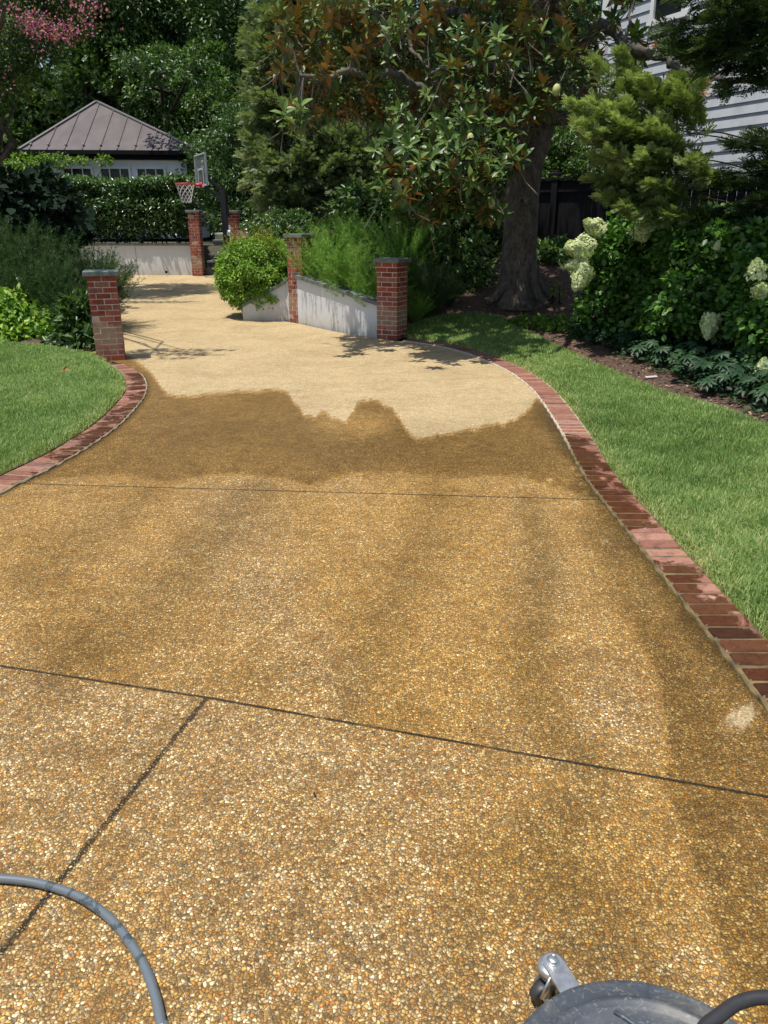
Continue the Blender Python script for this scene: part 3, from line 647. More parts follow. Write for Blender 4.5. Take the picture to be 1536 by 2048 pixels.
def lawn(poly, edge, name, label, seed):
    x0, y0 = poly.min(0); x1, y1 = poly.max(0); step = .12
    import bmesh
    bm = bmesh.new(); vs = [bm.verts.new((p[0], p[1], 0)) for p in poly[::1]]
    f = bm.faces.new(vs)
    for k, ax in ((0, 'x'), (1, 'y')):
        lo, hi = (x0, x1) if k == 0 else (y0, y1)
        for q in np.arange(lo+.3, hi, .3):
            n = (1, 0, 0) if k == 0 else (0, 1, 0); co = (q, 0, 0) if k == 0 else (0, q, 0)
            bmesh.ops.bisect_plane(bm, geom=bm.verts[:]+bm.edges[:]+bm.faces[:], plane_co=co, plane_no=n)
    for v in bm.verts: v.co.z = float(terrain(v.co.x, v.co.y))+.012
    me = bpy.data.meshes.new(name); bm.to_mesh(me); bm.free(); me.polygons.foreach_set('use_smooth', np.ones(len(me.polygons), bool))
    o = link_mesh(name, me, M['lawnsoil']); tag(o, kind='structure')
    # blades
    r = np.random.default_rng(seed); n = 2600000; P = np.stack([r.uniform(x0, x1, n), r.uniform(y0, y1, n)], 1)
    pz = terrain(P[:, 0], P[:, 1]); qx, qy = proj(np.stack([P[:, 0], P[:, 1], pz], 1))
    vis = (qx > -1300) & (qx < 3200) & (qy < 3600) & (P[:, 1] > .3); inn = (qx > -120) & (qx < 1660) & (qy < 2200)
    dens = 24000*np.clip(5/np.hypot(P[:, 0], P[:, 1]), .22, 1)**1.2; area = (x1-x0)*(y1-y0); pr = np.where(inn, 1, .4)*dens*area/n
    k = vis & (r.random(n) < pr); P = P[k]; P = P[inpoly(P, poly)]; z = terrain(P[:, 0], P[:, 1])
    n = len(P); e = poly_edge_dist(P, edge); far_s = np.clip(np.hypot(P[:, 0], P[:, 1])/6, 1, 1.9)
    nz = np.sin(P[:, 0]*2.3+P[:, 1]*1.1)*.5+np.sin(P[:, 0]*5.1-P[:, 1]*3.7)*.3+np.sin(P[:, 1]*8.3+P[:, 0]*2)*.2
    nz2 = np.sin(P[:, 0]*13+P[:, 1]*9)*.5+np.sin(P[:, 0]*7-P[:, 1]*17)*.5
    pch = np.sin(P[:, 0]*1.3+2*np.sin(P[:, 1]*.9))*np.sin(P[:, 1]*1.7+1.5*np.sin(P[:, 0]*1.1)); fine = np.sin(P[:, 0]*31+3*np.sin(P[:, 1]*23))*np.sin(P[:, 1]*37+2*np.sin(P[:, 0]*19))
    H = (.046+.030*r.random(n)+.010*nz+.006*fine)*np.clip(.45+e/.10, .45, 1); 
    an = r.random(n)*2*math.pi; lean = r.uniform(.1, .75, n)*(1+.3*nz); dx = np.cos(an)*lean+.2*nz2; dy = np.sin(an)*lean
    side = np.stack([-np.sin(an), np.cos(an), 0*an], 1)*(.0016*far_s*r.uniform(.8, 1.5, n))[:, None]
    B = np.stack([P[:, 0], P[:, 1], z+.008], 1); m = B+np.stack([dx*.35, dy*.35, np.full(n, .6)], 1)*H[:, None]; tip = B+np.stack([dx, dy, 1-.35*lean], 1)*H[:, None]
    V = np.stack([B-side, B+side, m+side*.8, m-side*.8, tip], 1).reshape(-1, 3); q = np.arange(n)*5
    F4 = np.stack([q, q+1, q+2, q+3], 1); F3 = np.stack([q+3, q+2, q+4], 1)
    rn = np.clip(.40+.10*pch+.12*fine+.13*nz+.10*nz2+r.normal(0, .15, n)+.35*np.clip(1-e/.12, 0, 1)*r.random(n), 0, 1); rn = np.where(r.random(n) < .06+.06*np.clip(pch, 0, 1)+.25*np.clip(1-e/.15, 0, 1), .9+.1*r.random(n), rn)
    g = np_mesh('grass', V, [F4, F3], M['grass'], attrs={'rnd': np.repeat(rn, 5)}); tag(g, label, 'grass', kind='stuff')
    print('blades', n)
lawn(PR, OR, 'lawn', 'green lawn grass along the outside of the right hand brick border', 3)
lawn(PL, OL, 'lawn', 'green lawn grass filling the left hand lawn', 4)

# mulch bed sheets
def bedz(X, Y): return terrain(X, Y)+.002
def keepR(c):
    P = c[:, :2]; return (P[:, 0] > fR(P[:, 1])+.25) & (dist_R(P[:, 0], P[:, 1]) > .28) & ~inpoly(P, PR) & (P[:, 1] > 4)
o = sheet('mulch_bed', np.arange(-3.8, 12, .12), np.arange(4, 22, .12), bedz, M['mulch'], keepR); tag(o, kind='structure')
def keepL(c):
    P = c[:, :2]; return (P[:, 0] < fL(P[:, 1])-.1) & ~inpoly(P, PL) & (P[:, 1] > 9.2) & (P[:, 1] < 20.5)
o = sheet('mulch_bed', np.arange(-14, -2.5, .15), np.arange(9, 20.5, .15), bedz, M['mulch'], keepL); tag(o, kind='structure')
n = 26000; P = np.stack([rng.uniform(.3, 7.5, n), rng.uniform(5, 15, n)], 1); P = P[keepR(np.c_[P, P[:, :1]])]
n = len(P); B = np.stack([P[:, 0], P[:, 1], terrain(P[:, 0], P[:, 1])+rng.uniform(.004, .02, n)], 1)
Yd = unit(np.stack([rng.normal(size=n), rng.normal(size=n), rng.normal(0, .25, n)], 1)); Zd = np.tile([0, 0, 1.], (n, 1))+rng.normal(0, .3, (n, 3))
c_ = mesh_leaves('mulch_chips', instan(T_DIAM, B, Yd, Zd, rng.uniform(.02, .06, n), rng.random(n)), M['chips']); tag(c_, 'brown shredded bark chips scattered over the bed right of the lawn', 'mulch', kind='stuff')

# ================================================================ MASONRY
def pillar(c, wdt, h, rz, label, lamp=None, capw=.035, capt=.055, group='brick pillars with bluestone caps'):
    z0 = float(c[2]); root = empty('brick_pillar', c, label, 'pillar', group, rz); H = .0677; nc = int(round(h/H)); b = MB(); q = wdt/4
    for i in range(nc):
        z = (i+.5)*H
        def put(x, y, sx, sy):
            if i % 2: x, y, sx, sy = y, x, sy, sx
            rr = random.random()*.88; rr = 1.0 if random.random() < .03 else rr
            b.box((x+random.gauss(0, .001), y+random.gauss(0, .001), z), (sx-.009, sy-.009, H-.010), rnd=rr, bev=.003)
        for sx_ in (-1, 1):
            put(sx_*q, -1.5*q, 2*q, q); put(sx_*q, 1.5*q, 2*q, q); put(sx_*1.5*q, 0, q, 2*q)
    b.build('bricks', M['brick'], root)
    m = MB(); m.box((0, 0, nc*H/2), (wdt-.016, wdt-.016, nc*H-.004)); m.build('mortar', M['mortar'], root)
    cp = MB(); cp.box((0, 0, nc*H+capt/2+.001), (wdt+2*capw, wdt+2*capw, capt), bev=.008); cp.build('cap', M['slate'], root)
    if lamp:
        lb = MB(); ax, ay = lamp; z = nc*H-.17
        P = [np.array([ax*(wdt/2), ay*(wdt/2), z])+np.array([ax, ay, 0])*t for t in (0, .012, .04, .055, .06)]
        lb.tube(P, [.034, .034, .032, .02, .004], 14); lb.build('pillar_lamp', M['iron'], root, True)
    return root
pl = G(214, 722); pl[0] -= .02
pillar((pl[0]+.02, pl[1]+.18, 0), .345, 1.02, R(17), 'tall brick pillar with bluestone cap at the tip of the left lawn', (1, 0))
WR = R(-40)
pr = G(776, 684)
P_R = np.array([.12, 11.74, 0.0]); pillar(P_R, .345, 1.09, R(-28), 'brick pillar with bluestone cap at the near low end of the sloping white wall', (-.99, 0))
P_M = np.array([-1.40, 13.40, float(base(13.4))]); pillar(P_M, .30, 1.33, R(-28), 'brick pillar with pale cap half hidden by feathery plants and the round bush', (-.99, 0))
pbl = at(396, 551, 20.45); zb = float(base(20.45)); pillar((pbl[0]+.03, 20.45, zb), .28, 1.5, R(-2), 'tall brick pillar between the pale retaining wall and the steps')
pbr = at(471, 540, 20.9); pillar((pbr[0]+.02, 20.9, zb), .30, 1.5, R(-2), 'shaded brick pillar right of the steps behind the basketball post')

def wall_run(name, a, b, za, zb_, thick, side, label, coping=True, panels=True, lap=.05, g0=None, drain=None, cat='garden wall'):
    a = np.asarray(a, float); b = np.asarray(b, float); d = (b-a); L = np.linalg.norm(d); d /= L; n = np.array([d[1], -d[0]])*side
    g = min(float(base(a[1])), float(base(b[1]))); c = (a+b)/2; root = empty(name, (a[0], a[1], g), label, cat)
    m = MB(); V = []
    for p, zt in ((a, za), (b, zb_)):
        for off in (0, -thick):
            V += [(*(p+n*off), g-.1), (*(p+n*off), zt)]
    # order a-front(0,1) a-back(2,3) b-front(4,5) b-back(6,7)
    F = [[0, 4, 5, 1], [6, 2, 3, 7], [2, 0, 1, 3], [4, 6, 7, 5], [1, 5, 7, 3], [2, 6, 4, 0]]
    m.add(V, F); child(m, 'wall_face', M['stucco'], root)
    if coping:
        cb = MB(); k = max(2, int(L/.6)); t0 = .055
        for i in range(k):
            s0, s1 = i/k+.004/L, (i+1)/k-.004/L; V = []; j = random.gauss(0, .003)
            for s_ in (s0, s1):
                p = a+d*L*s_; zt = za+(zb_-za)*s_
                for off in (.045+j, -thick-.04): V += [(*(p+n*off), zt+.002), (*(p+n*off), zt+t0)]
            cb.add(V, F, random.random())
        child(cb, 'coping', M['slate'], root)
    return root, a, d, n
def uv2(c, rz, x, y): return np.array([c[0]+x*math.cos(rz)-y*math.sin(rz), c[1]+x*math.sin(rz)+y*math.cos(rz)])
# sloping wall between the two right hand pillars
wa = uv2(P_M, R(-28), -.05, -.135); wb = uv2(P_R, R(-28), -.165, -.02)
za = at(600, 548, float(wa[1]))[2]; zb2 = at(752, 606, float(wb[1]))[2]
wall_run('sloping_wall', wa+np.array([.04, -.02]), wb, za-.055, zb2-.05, .24, 1, 'white stucco garden wall with sloping bluestone coping between two brick pillars')
# low planter wall left of the middle pillar
pa = G(487, 641)[:2]; pbx = uv2(P_M, R(-28), -.152, .0)
zpa = at(487, 600, float(pa[1]))[2]; zpb = at(573, 556, float(pbx[1]))[2]
wall_run('planter_wall', pa, pbx+np.array([-.12, .02]), zpa-.12, zpb-.09, .2, 1, 'low white stucco planter wall under the round green bush')
wall_run('planter_wall', pbx+np.array([-.118, .02]), pbx+np.array([.0, -.03]), zpb-.055, zpb-.055, .2, 1, 'short white stucco wall stub against the middle brick pillar')
# back retaining wall
ba = np.array([-11.0, 20.55]); bb_ = np.array([pbl[0]-.10, 20.52]); zt = at(300, 487, 20.5)[2]
rw, a_, d_, n_ = wall_run('retaining_wall', ba, bb_, zt-.05, zt-.05, .3, 1, 'pale stucco retaining wall below the clipped hedge at the end of the drive')
q = at(333, 544, 20.5); m = MB(); m.tube([(q[0], 20.50, q[2]), (q[0], 20.46, q[2]), (q[0], 20.458, q[2])], [.032, .032, .02], 14); child(m, 'drain_outlet', M['blackpaint'], rw)
q = at(272, 520, 20.5); m = MB(); m.box((q[0], 20.519, (zt+zb)/2-.03), (.012, .012, zt-zb-.08)); child(m, 'wall_joint', plain('joint_grey', (.42, .42, .40)), rw)

# steps
sx0 = pbl[0]+.17; sx1 = pbr[0]-.14; root = empty('garden_steps', ((sx0+sx1)/2, 20.5, zb), 'dark stone steps with pale landing climbing between two brick pillars', 'steps')
ns = 6; top = at(430, 466, 22.3)[2]; rise = (top-zb)/ns
for i in range(ns):
    m = MB(); last = i == ns-1; dep = .3 if not last else 1.2; y0 = 20.55+i*.3
    m.box(((sx0+sx1)/2, y0+dep/2, zb+(i+1)*rise-.02), (sx1-sx0, dep+.03, .045), bev=.006, rnd=.5)
    m.box(((sx0+sx1)/2, y0+dep/2+.01, zb+(i+.5)*rise-.03), (sx1-sx0-.01, dep, rise-.02))
    child(m, 'landing' if last else 'step', M['paleslab'] if last else M['gravelstep'], root)
# dark side wall of the steps
m = MB(); m.box((sx1+.05, 21.6, (zb+top)/2+.1), (.12, 1.7, top-zb+.2)); child(m, 'side_wall', M['stucco'], root)

# ================================================================ PAVILION
A = at(38, 299, 26.0); Bc = at(398, 301, 26.35); ez = (A[2]+Bc[2])/2; A[2] = Bc[2] = ez
e = unit(Bc-A); nb = np.array([-e[1], e[0], 0]); Wd = np.linalg.norm(Bc-A); Dp = 5.6; apex = at(193, 203, 28.9)
Cc = Bc+nb*Dp; Dd = A+nb*Dp; gz = 1.16
root = empty('garden_pavilion', ((A+Cc)/2*np.array([1, 1, 0])+np.array([0, 0, gz])).tolist(), 'white garden pavilion with brown standing seam metal hip roof behind the hedge', 'pavilion')
rf = MB(); rf.add([A, Bc, Cc, Dd, apex, (A+Cc)/2-np.array([0, 0, .02])], [[0, 1, 4], [1, 2, 4], [2, 3, 4], [3, 0, 4], [1, 0, 5], [2, 1, 5], [3, 2, 5], [0, 3, 5]], .3)
ro = child(rf, 'roof', M['roof'], root)
sm = MB(); gd = MB()
for p, q in ((A, Bc), (Bc, Cc), (Dd, A)):
    L = np.linalg.norm(q-p); dd = (q-p)/L; foot = p+dd*np.dot(apex-p, dd); up = apex-foot; hl = np.linalg.norm(up); ta = np.linalg.norm(foot-p)/L; nn = unit(np.cross(dd, up)); nn = nn if nn[2] > 0 else -nn
    for s_ in np.arange(.30, L-.1, .53):
        f = s_/L; fr = f/ta if f < ta else (1-f)/(1-ta); a0 = p+dd*s_; b0 = a0+up*fr
        sm.beam(a0+nn*.012, b0+nn*.012, .022, .03, .4)
        if fr*hl > .35:
            g0 = a0+unit(up)*.26+nn*.03; gd = MB(); gd.ball(g0, .045, 6, .6, .9); gd.beam(g0-unit(up)*.05, g0+unit(up)*.05, .02, .06, .9); child(gd, 'snow_guard', M['roof'], root)
for c in (A, Bc, Cc, Dd): sm.beam(c+np.array([0, 0, .02]), apex+np.array([0, 0, .02]), .14, .035, .95)
child(sm, 'roof_seams', M['roof'], root)
gt = MB()
for p, q in ((A, Bc), (Bc, Cc), (Dd, A)):
    o2 = unit(np.cross(q-p, [0, 0, 1])); gt.beam(p+o2*.05+np.array([0, 0, -.07])-unit(q-p)*.05, q+o2*.05+np.array([0, 0, -.07])+unit(q-p)*.05, .12, .11)
child(gt, 'gutter', M['blackpaint'], root)
def PP(s_, t_, z): return A+e*s_+nb*t_+np.array([0, 0, z-ez])
ins = .38; wz0 = gz; wz1 = ez-.14; x0, x1 = ins, Wd-ins
m = MB(); mw = PP(Wd/2, Dp/2, (wz0+wz1)/2); m.box(mw, (Wd-2*ins, Dp-2*ins, wz1-wz0), rz=math.atan2(e[1], e[0])); child(m, 'wall', M['white'], root)
m = MB(); m.box(PP(Wd/2, ins-.06, wz1-.04), (Wd-2*ins+.2, .10, .14), rz=math.atan2(e[1], e[0])); m.box(PP(Wd-ins+.03, ins-.05, (wz0+wz1)/2), (.22, .2, wz1-wz0), rz=math.atan2(e[1], e[0])); m.box(PP(ins-.03, ins-.05, (wz0+wz1)/2), (.22, .2, wz1-wz0), rz=math.atan2(e[1], e[0]))
child(m, 'posts_and_beam', M['blackpaint'], root)
an = math.atan2(e[1], e[0])
def sfor(px, t_=ins, z=ez-.7):
    lo, hi = -2, Wd+2
    for _ in range(40):
        mid = (lo+hi)/2; x, _y = proj(PP(mid, t_, z)); lo, hi = (mid, hi) if x < px else (lo, mid)
    return lo
for (wx0, wx1) in ((124, 188), (199, 263), (272, 333)):
    s0, s1 = sfor(wx0), sfor(wx1); zt_ = at(200, 333, 26.5)[2]; zb_ = zt_-1.15; fr = MB(); w_ = s1-s0
    for s_, z, sx_, sz in (((s0+s1)/2, zt_-.03, w_, .07), ((s0+s1)/2, zb_+.03, w_, .08), (s0+.035, (zt_+zb_)/2, .07, zt_-zb_-.14), (s1-.035, (zt_+zb_)/2, .07, zt_-zb_-.14)): fr.box(PP(s_, ins-.025, z), (sx_, .06, sz), rz=an)
    for k in (1/3, 2/3): fr.box(PP(s0+w_*k, ins-.02, (zt_+zb_)/2), (.03, .03, zt_-zb_-.14), rz=an)
    fr.box(PP((s0+s1)/2, ins-.018, zt_-.42), (w_-.14, .026, .03), rz=an)
    fo = child(fr, 'window', M['white'], root)
    g = MB(); g.box(PP((s0+s1)/2, ins-.004, (zt_+zb_)/2), (w_-.1, .02, zt_-zb_-.1), rz=an); o = g.build('pane', M['glass'], fo); 
    co = np.empty(len(o.data.vertices)*3, np.float32); o.data.vertices.foreach_get('co', co); o.data.vertices.foreach_set('co', (co.reshape(-1, 3)-np.array(root.location)).astype(np.float32).ravel())

# ================================================================ BASKETBALL HOOP
bx = at(452, 470, 20.0); px0 = bx[0]; pz0 = zb; root = empty('basketball_hoop', (px0, 20.0, pz0), 'black basketball hoop with clear backboard, red rim and white net beside the steps', 'basketball hoop')
tp = at(443, 380, 20.0); m = MB(); m.beam((px0+.02, 20.0, pz0), (tp[0]+.02, 20.0, tp[2]), .13, .13); m.box((px0+.02, 20.0, pz0+.02), (.34, .34, .03)); child(m, 'post', M['iron'], root)
m = MB(); j0 = np.array([tp[0]+.02, 20.0, tp[2]]); bm_ = at(408, 352, 20.0); b2_ = at(407, 373, 20.0)
m.beam(j0, bm_, .07, .06); m.beam(j0-np.array([0, 0, .22]), b2_, .07, .06); m.beam(j0-np.array([-.12, 0, .6]), j0-np.array([-.02, 0, -.05]), .05, .05)
m.beam((bm_[0], 20.0, bm_[2]+.12), (b2_[0], 20.0, b2_[2]-.05), .08, .06); child(m, 'arm', M['iron'], root)
bl = at(388.5, 308, 20.55); br_ = at(411, 308, 19.5); bz1 = at(400, 309, 20.0)[2]; bz0 = at(400, 371, 20.0)[2]; bdir = unit(np.array([br_[0]-bl[0], -1.05, 0])); bc = np.array([(bl[0]+br_[0])/2, 20.02, (bz0+bz1)/2]); bw = 1.12; bh = bz1-bz0; bn = np.array([bdir[1], -bdir[0], 0]); bn = bn if bn[0] < 0 else -bn; bang = math.atan2(bdir[1], bdir[0])
m = MB()
for s_, z, sx_, sz in ((0, bh/2, bw, .03), (0, -bh/2, bw, .04), (bw/2, 0, .03, bh-.04), (-bw/2, 0, .03, bh-.04)): m.box(bc+bdir*s_+np.array([0, 0, z]), (sx_, .04, sz), rz=bang)
for s_, z, sx_, sz in ((0, .02, .56, .045), (0, -.36, .56, .045), (.26, -.17, .045, .34), (-.26, -.17, .045, .34)): m.box(bc+bn*.012+bdir*s_+np.array([0, 0, z]), (sx_, .012, sz), rz=bang)
bf = child(m, 'backboard', plain('backboard_frame', (.40, .43, .45), .4), root)
gm, gt_, gb = new_mat('clear_acrylic'); gb.inputs['Base Color'].default_value = (.25, .30, .30, 1); gb.inputs['Roughness'].default_value = .1; gb.inputs['Alpha'].default_value = .3
g = MB(); g.box(bc, (bw-.05, .012, bh-.06), rz=bang); o = child(g, 'panel', gm, root)
m = MB(); rc = bc+bn*.40; rc = np.array([rc[0], rc[1]-.02, at(370, 368.5, 20.0)[2]]); a_ = np.linspace(0, 2*math.pi, 29); rr_ = .228
m.tube([rc+np.array([math.cos(q)*rr_, math.sin(q)*rr_, 0]) for q in a_], .014, 8, cap=False)
m.box((rc+np.array([bc[0], bc[1], rc[2]]))/2+(-bn)*.12+np.array([0, 0, -.02]), (.12, .16, .06), rz=bang); m.box(np.array([bc[0], bc[1], rc[2]-.02])+bn*.03, (.2, .03, .12), rz=bang)
child(m, 'rim', M['red'], root, True)
m = MB(); nn_ = 10
for k in range(nn_):
    for sg in (-1, 1):
        P = []
        for j in range(7):
            f = j/6; rad = rr_*(1-.52*f**.8); q = 2*math.pi*(k+sg*j*.5)/nn_; P.append(rc+np.array([math.cos(q)*rad, math.sin(q)*rad, -.42*f]))
        m.tube(P, .0055, 4)
child(m, 'net', M['net'], root)
m = MB(); q = at(458, 466, 19.95); m.ball(q, .05, 8, 1.4); child(m, 'height_handle', M['white'], root)

# ================================================================ NEIGHBOURING HOUSES AND FENCE
def clap(a, b, z0, z1, ex=.19, name='wall', root=None, mat='siding'):
    a = np.asarray(a, float); b = np.asarray(b, float); d = unit(b-a); n = np.array([d[1], -d[0]]); m = MB(); z = z0
    while z < z1:
        V = []
        for p in (a, b): V += [(*(p+n*.028), z), (*(p+n*.004), min(z+ex+.0, z1)), (*(p-n*.15), min(z+ex, z1)), (*(p-n*.15), z)]
        m.add(V, [[0, 4, 5, 1], [1, 5, 6, 2], [0, 3, 7, 4], [3, 2, 6, 7], [0, 1, 2, 3], [4, 7, 6, 5]]); z += ex
    return child(m, name, M[mat], root)
ha = at(1203, 200, 19.5); hb = at(1560, 200, 15.2); ha = ha[:2]; hb = hb[:2]; hb2 = hb+(hb-ha)*.8
root = empty('white_house', (ha[0], ha[1], .9), 'large white clapboard house behind the conifer at the right edge', 'house')
clap(ha, hb2, .7, 8.2, .2, root=root); d = unit(hb2-ha); n = np.array([d[1], -d[0]])
bk = ha+(-n)*6
clap(bk, ha-n*.0, .7, 8.2, .2, root=root)
m = MB(); m.box((*(ha+n*.02), 4.5), (.2, .2, 7.6), rz=math.atan2(d[1], d[0])); child(m, 'corner_board', M['white'], root)
def hs(px, py=200):
    lo, hi = 0, np.linalg.norm(hb2-ha)
    for _ in range(40):
        q = (lo+hi)/2; x, _y = proj(np.array([*(ha+d*q), 3.])); lo, hi = (q, hi) if x < px else (lo, q)
    return lo
def hz(px, py):
    s_ = hs(px); lo, hi = 0, 9
    for _ in range(40):
        q = (lo+hi)/2; _x, y = proj(np.array([*(ha+d*s_), q])); lo, hi = (q, hi) if y > py else (lo, q)
    return lo
def hwin(px0_, px1_, py0, py1, nm='window'):
    s0, s1 = hs(px0_), hs(px1_); z1_, z0_ = hz(px0_, py0), hz(px0_, py1); fr = MB(); ang = math.atan2(d[1], d[0])
    for s_, z, sx_, sz in (((s0+s1)/2, z1_, s1-s0+.2, .1), ((s0+s1)/2, z0_, s1-s0+.24, .1), (s0, (z0_+z1_)/2, .1, z1_-z0_-.1), (s1, (z0_+z1_)/2, .1, z1_-z0_-.1), ((s0+s1)/2, (z0_+z1_)/2, s1-s0, .05)): fr.box((*(ha+d*s_+n*.05), z), (sx_, .09, sz), rz=ang)
    fo = child(fr, nm, M['white'], root); g = MB(); g.box((*(ha+d*(s0+s1)/2+n*.035), (z0_+z1_)/2), (s1-s0-.08, .02, z1_-z0_-.08), rz=ang)
    o = g.build('pane', M['glass'], fo); co = np.empty(len(o.data.vertices)*3, np.float32); o.data.vertices.foreach_get('co', co); o.data.vertices.foreach_set('co', (co.reshape(-1, 3)-np.array(root.location)).astype(np.float32).ravel())
hwin(1275, 1345, 290, 352); hwin(1280, 1340, -80, 48)
m = MB(); rt = at(1000, 0, 19)[2]
m.add([(*(ha+n*.5-d*.4), 8.15), (*(hb2+n*.5), 8.15), (*(hb2-n*3), 10.6), (*(ha-n*3-d*.4), 10.6), (*(ha-n*6.5-d*.4), 8.15), (*(hb2-n*6.5), 8.15)], [[0, 1, 2, 3], [3, 2, 5, 4], [0, 3, 4], [1, 5, 2]], .3); child(m, 'roof', M['gravelstep'], root)
# small white outbuilding with grey roof farther back
sa = at(1165, 330, 24.0); sb = at(1250, 330, 24.0); ez2 = at(1200, 300, 24.0)[2]
root = empty('white_outbuilding', (sa[0], 24, 1.0), 'small white outbuilding with pale grey gable roof seen between magnolia trunk and house', 'outbuilding')
clap(sa[:2], (sb[0]+1.6, 24.0), .8, ez2, .18, root=root); m = MB(); ra = at(1150, 300, 23.8); rb_ = at(1268, 268, 26); rz2 = rb_[2]
m.add([(sa[0]-.35, 23.7, ez2-.05), (sb[0]+2, 23.7, ez2-.05), (sb[0]+2, 26, rz2+.4), (sa[0]+.5, 26, rz2+.4), (sa[0]-.35, 28.3, ez2-.05), (sb[0]+2, 28.3, ez2-.05)], [[0, 1, 2, 3], [3, 2, 5, 4], [0, 3, 4], [1, 5, 2]], .3); child(m, 'roof', plain('pale_shingle', (.42, .42, .43), .9, sc=20), root)
m = MB(); q = at(1182, 330, 24); m.box((q[0], 23.93, q[2]-.2), (.5, .06, .9)); child(m, 'door', M['white'], root)
# black board fence
f0 = at(1040, 380, 16.6)[:2]; f1 = at(1560, 380, 14.0)[:2]; zt0 = at(1150, 362, 16.3)[2]; root = empty('board_fence', (f0[0], f0[1], .8), 'black stained board fence behind the magnolia trunk and conifer', 'fence')
d = unit(f1-f0); L = np.linalg.norm(f1-f0); ang = math.atan2(d[1], d[0]); m = MB(); k = int(L/.15)
for i in range(k):
    p = f0+d*(i+.5)*.15; m.box((*p, (zt0+.5)/2), (.142, .022, zt0-.5), rz=ang+random.gauss(0, .01), rnd=random.random())
child(m, 'boards', M['blackpaint'], root); m = MB(); n = np.array([d[1], -d[0]])
for z in (zt0+.03, zt0-.16, .95): m.box((*(f0+d*L/2+n*.035), z), (L, .05 if z < zt0 else .14, .09 if z < zt0 else .035), rz=ang)
child(m, 'rails', M['blackpaint'], root)
for i in range(int(L/2.3)+1):
    p = f0+d*(.75+i*2.3)+n*.03; m = MB(); m.box((*p, (zt0+.55)/2), (.12, .12, zt0-.45), rz=ang); m.box((*p, zt0+.12), (.18, .18, .04), rz=ang, bev=.01); m.box((*p, zt0+.16), (.11, .11, .04), rz=ang, bev=.01); child(m, 'post', M['blackpaint'], root)

# ================================================================ FOREGROUND MACHINE AND HOSES
def at_z(px, py, z):
    q = ray(px, py); t = (z-CH)/q[2]; return np.array([0, 0, CH])+q*t
from mathutils import geometry
def smooth_path(P, n=10):
    P = [Vector(p) for p in P]; out = []
    for i in range(len(P)-1):
        p0 = P[max(i-1, 0)]; p1 = P[i]; p2 = P[i+1]; p3 = P[min(i+2, len(P)-1)]
        for k in range(n):
            t = k/n; out.append(.5*((2*p1)+(p2-p0)*t+(2*p0-5*p1+4*p2-p3)*t*t+(3*p1-p0-3*p2+p3)*t**3))
    out.append(P[-1]); return np.array([list(p) for p in out])
hp = [at_z(x, y, .014) for x, y in ((-60, 1757), (0, 1757), (60, 1763), (110, 1775), (165, 1797), (220, 1837), (260, 1885), (290, 1935), (310, 1990), (322, 2048), (326, 2090))]
hp = [np.array([-2.2, 1.2, .014]), np.array([-1.6, 1.45, .014])]+hp+[np.array([-.42, .75, .014]), np.array([-.3, .3, .014])]
m = MB(); hpp = smooth_path(hp, 12); m.tube(hpp, .0112, 14); tag(m.build('pressure_hose', M['hose'], None, True, loc=hpp[len(hpp)//2]), 'grey rubber hose curving across the drive at the lower left', 'hose')
dc = np.array([.49, .883]); dz = .115; rd = .289
root = empty('surface_cleaner', (dc[0], dc[1], 0), 'scuffed dark grey round surface cleaner with small caster at the bottom right', 'surface cleaner')
prof = [(rd-.004, -.055), (rd, -.05), (rd, -.004), (rd-.004, 0), (rd-.012, .001), (.254, -.002), (.247, .006), (.240, .011), (.233, .011), (.226, .005), (.218, .002), (.10, .005), (.09, .02), (.05, .024), (.0005, .024)]
m = MB(); m.lathe(prof, (dc[0], dc[1], dz), 96); child(m, 'deck', M['disc'], root, True)
m = MB(); m.lathe([(rd-.012, .0), (rd-.012, .05), (rd-.02, .05)], (dc[0], dc[1], .012), 64); child(m, 'brush_skirt', M['rubber'], root)
# curved ribs pressed in the deck
for q0 in (1.2, 2.0, 2.8, 3.6, 4.4, 5.2, 6.0, .4):
    P = [np.array([dc[0]+math.cos(q0+t*1.0)*r_, dc[1]+math.sin(q0+t*1.0)*r_, dz+.005]) for t, r_ in zip(np.linspace(0, .5, 8), np.linspace(.12, .215, 8))]; m = MB(); m.tube(P, .005, 6); child(m, 'rib', M['disc'], root, True)
bolt = at_z(1107, 1915, .112)[:2]; dirc = unit(dc-bolt); perp = np.array([-dirc[1], dirc[0]])
m = MB(); ang = math.atan2(dirc[1], dirc[0])
V = []; pts = [(-.0, 0)]
outline = [(.022*math.cos(t), .022*math.sin(t)) for t in np.linspace(math.pi/2, 3*math.pi/2, 11)]+[(.19, -.027), (.19, .027)]
for z in (.094, .100):
    for u_, v_ in outline: V.append((*(bolt+dirc*u_+perp*v_), z+.00))
k = len(outline); m.add(V, [list(range(k-1, -1, -1)), list(range(k, 2*k))]+[[i, (i+1) % k, k+(i+1) % k, k+i] for i in range(k)]); child(m, 'caster_arm', M['zinc'], root)
m = MB(); m.lathe([(.0001, .0), (.0105, .0), (.0105, .008), (.0095, .0085), (.006, .009), (.006, .02), (.004, .023), (.0001, .023)], (*bolt, .100), 6)
m.lathe([(.0001, .0), (.014, 0), (.014, .002), (.0001, .002)], (*bolt, .0995), 20); child(m, 'bolt', M['zinc'], root, True)
wc = bolt+np.array([-.022, -.018]); m = MB(); m.lathe([(.0001, 0), (.029, 0), (.032, -.005), (.032, -.022), (.026, -.022)], (*bolt, .093), 24)
for sg in (-1, 1):
    o_ = np.array([.35, -.94])*0; pn = np.array([-.3, .95])*sg*.017
    P0 = np.array([*(bolt+pn), .085]); P1 = np.array([*(wc+pn), .036])
    m.beam(P0, P1, .005, .046)
fk = child(m, 'caster_fork', M['zinc'], root, True)
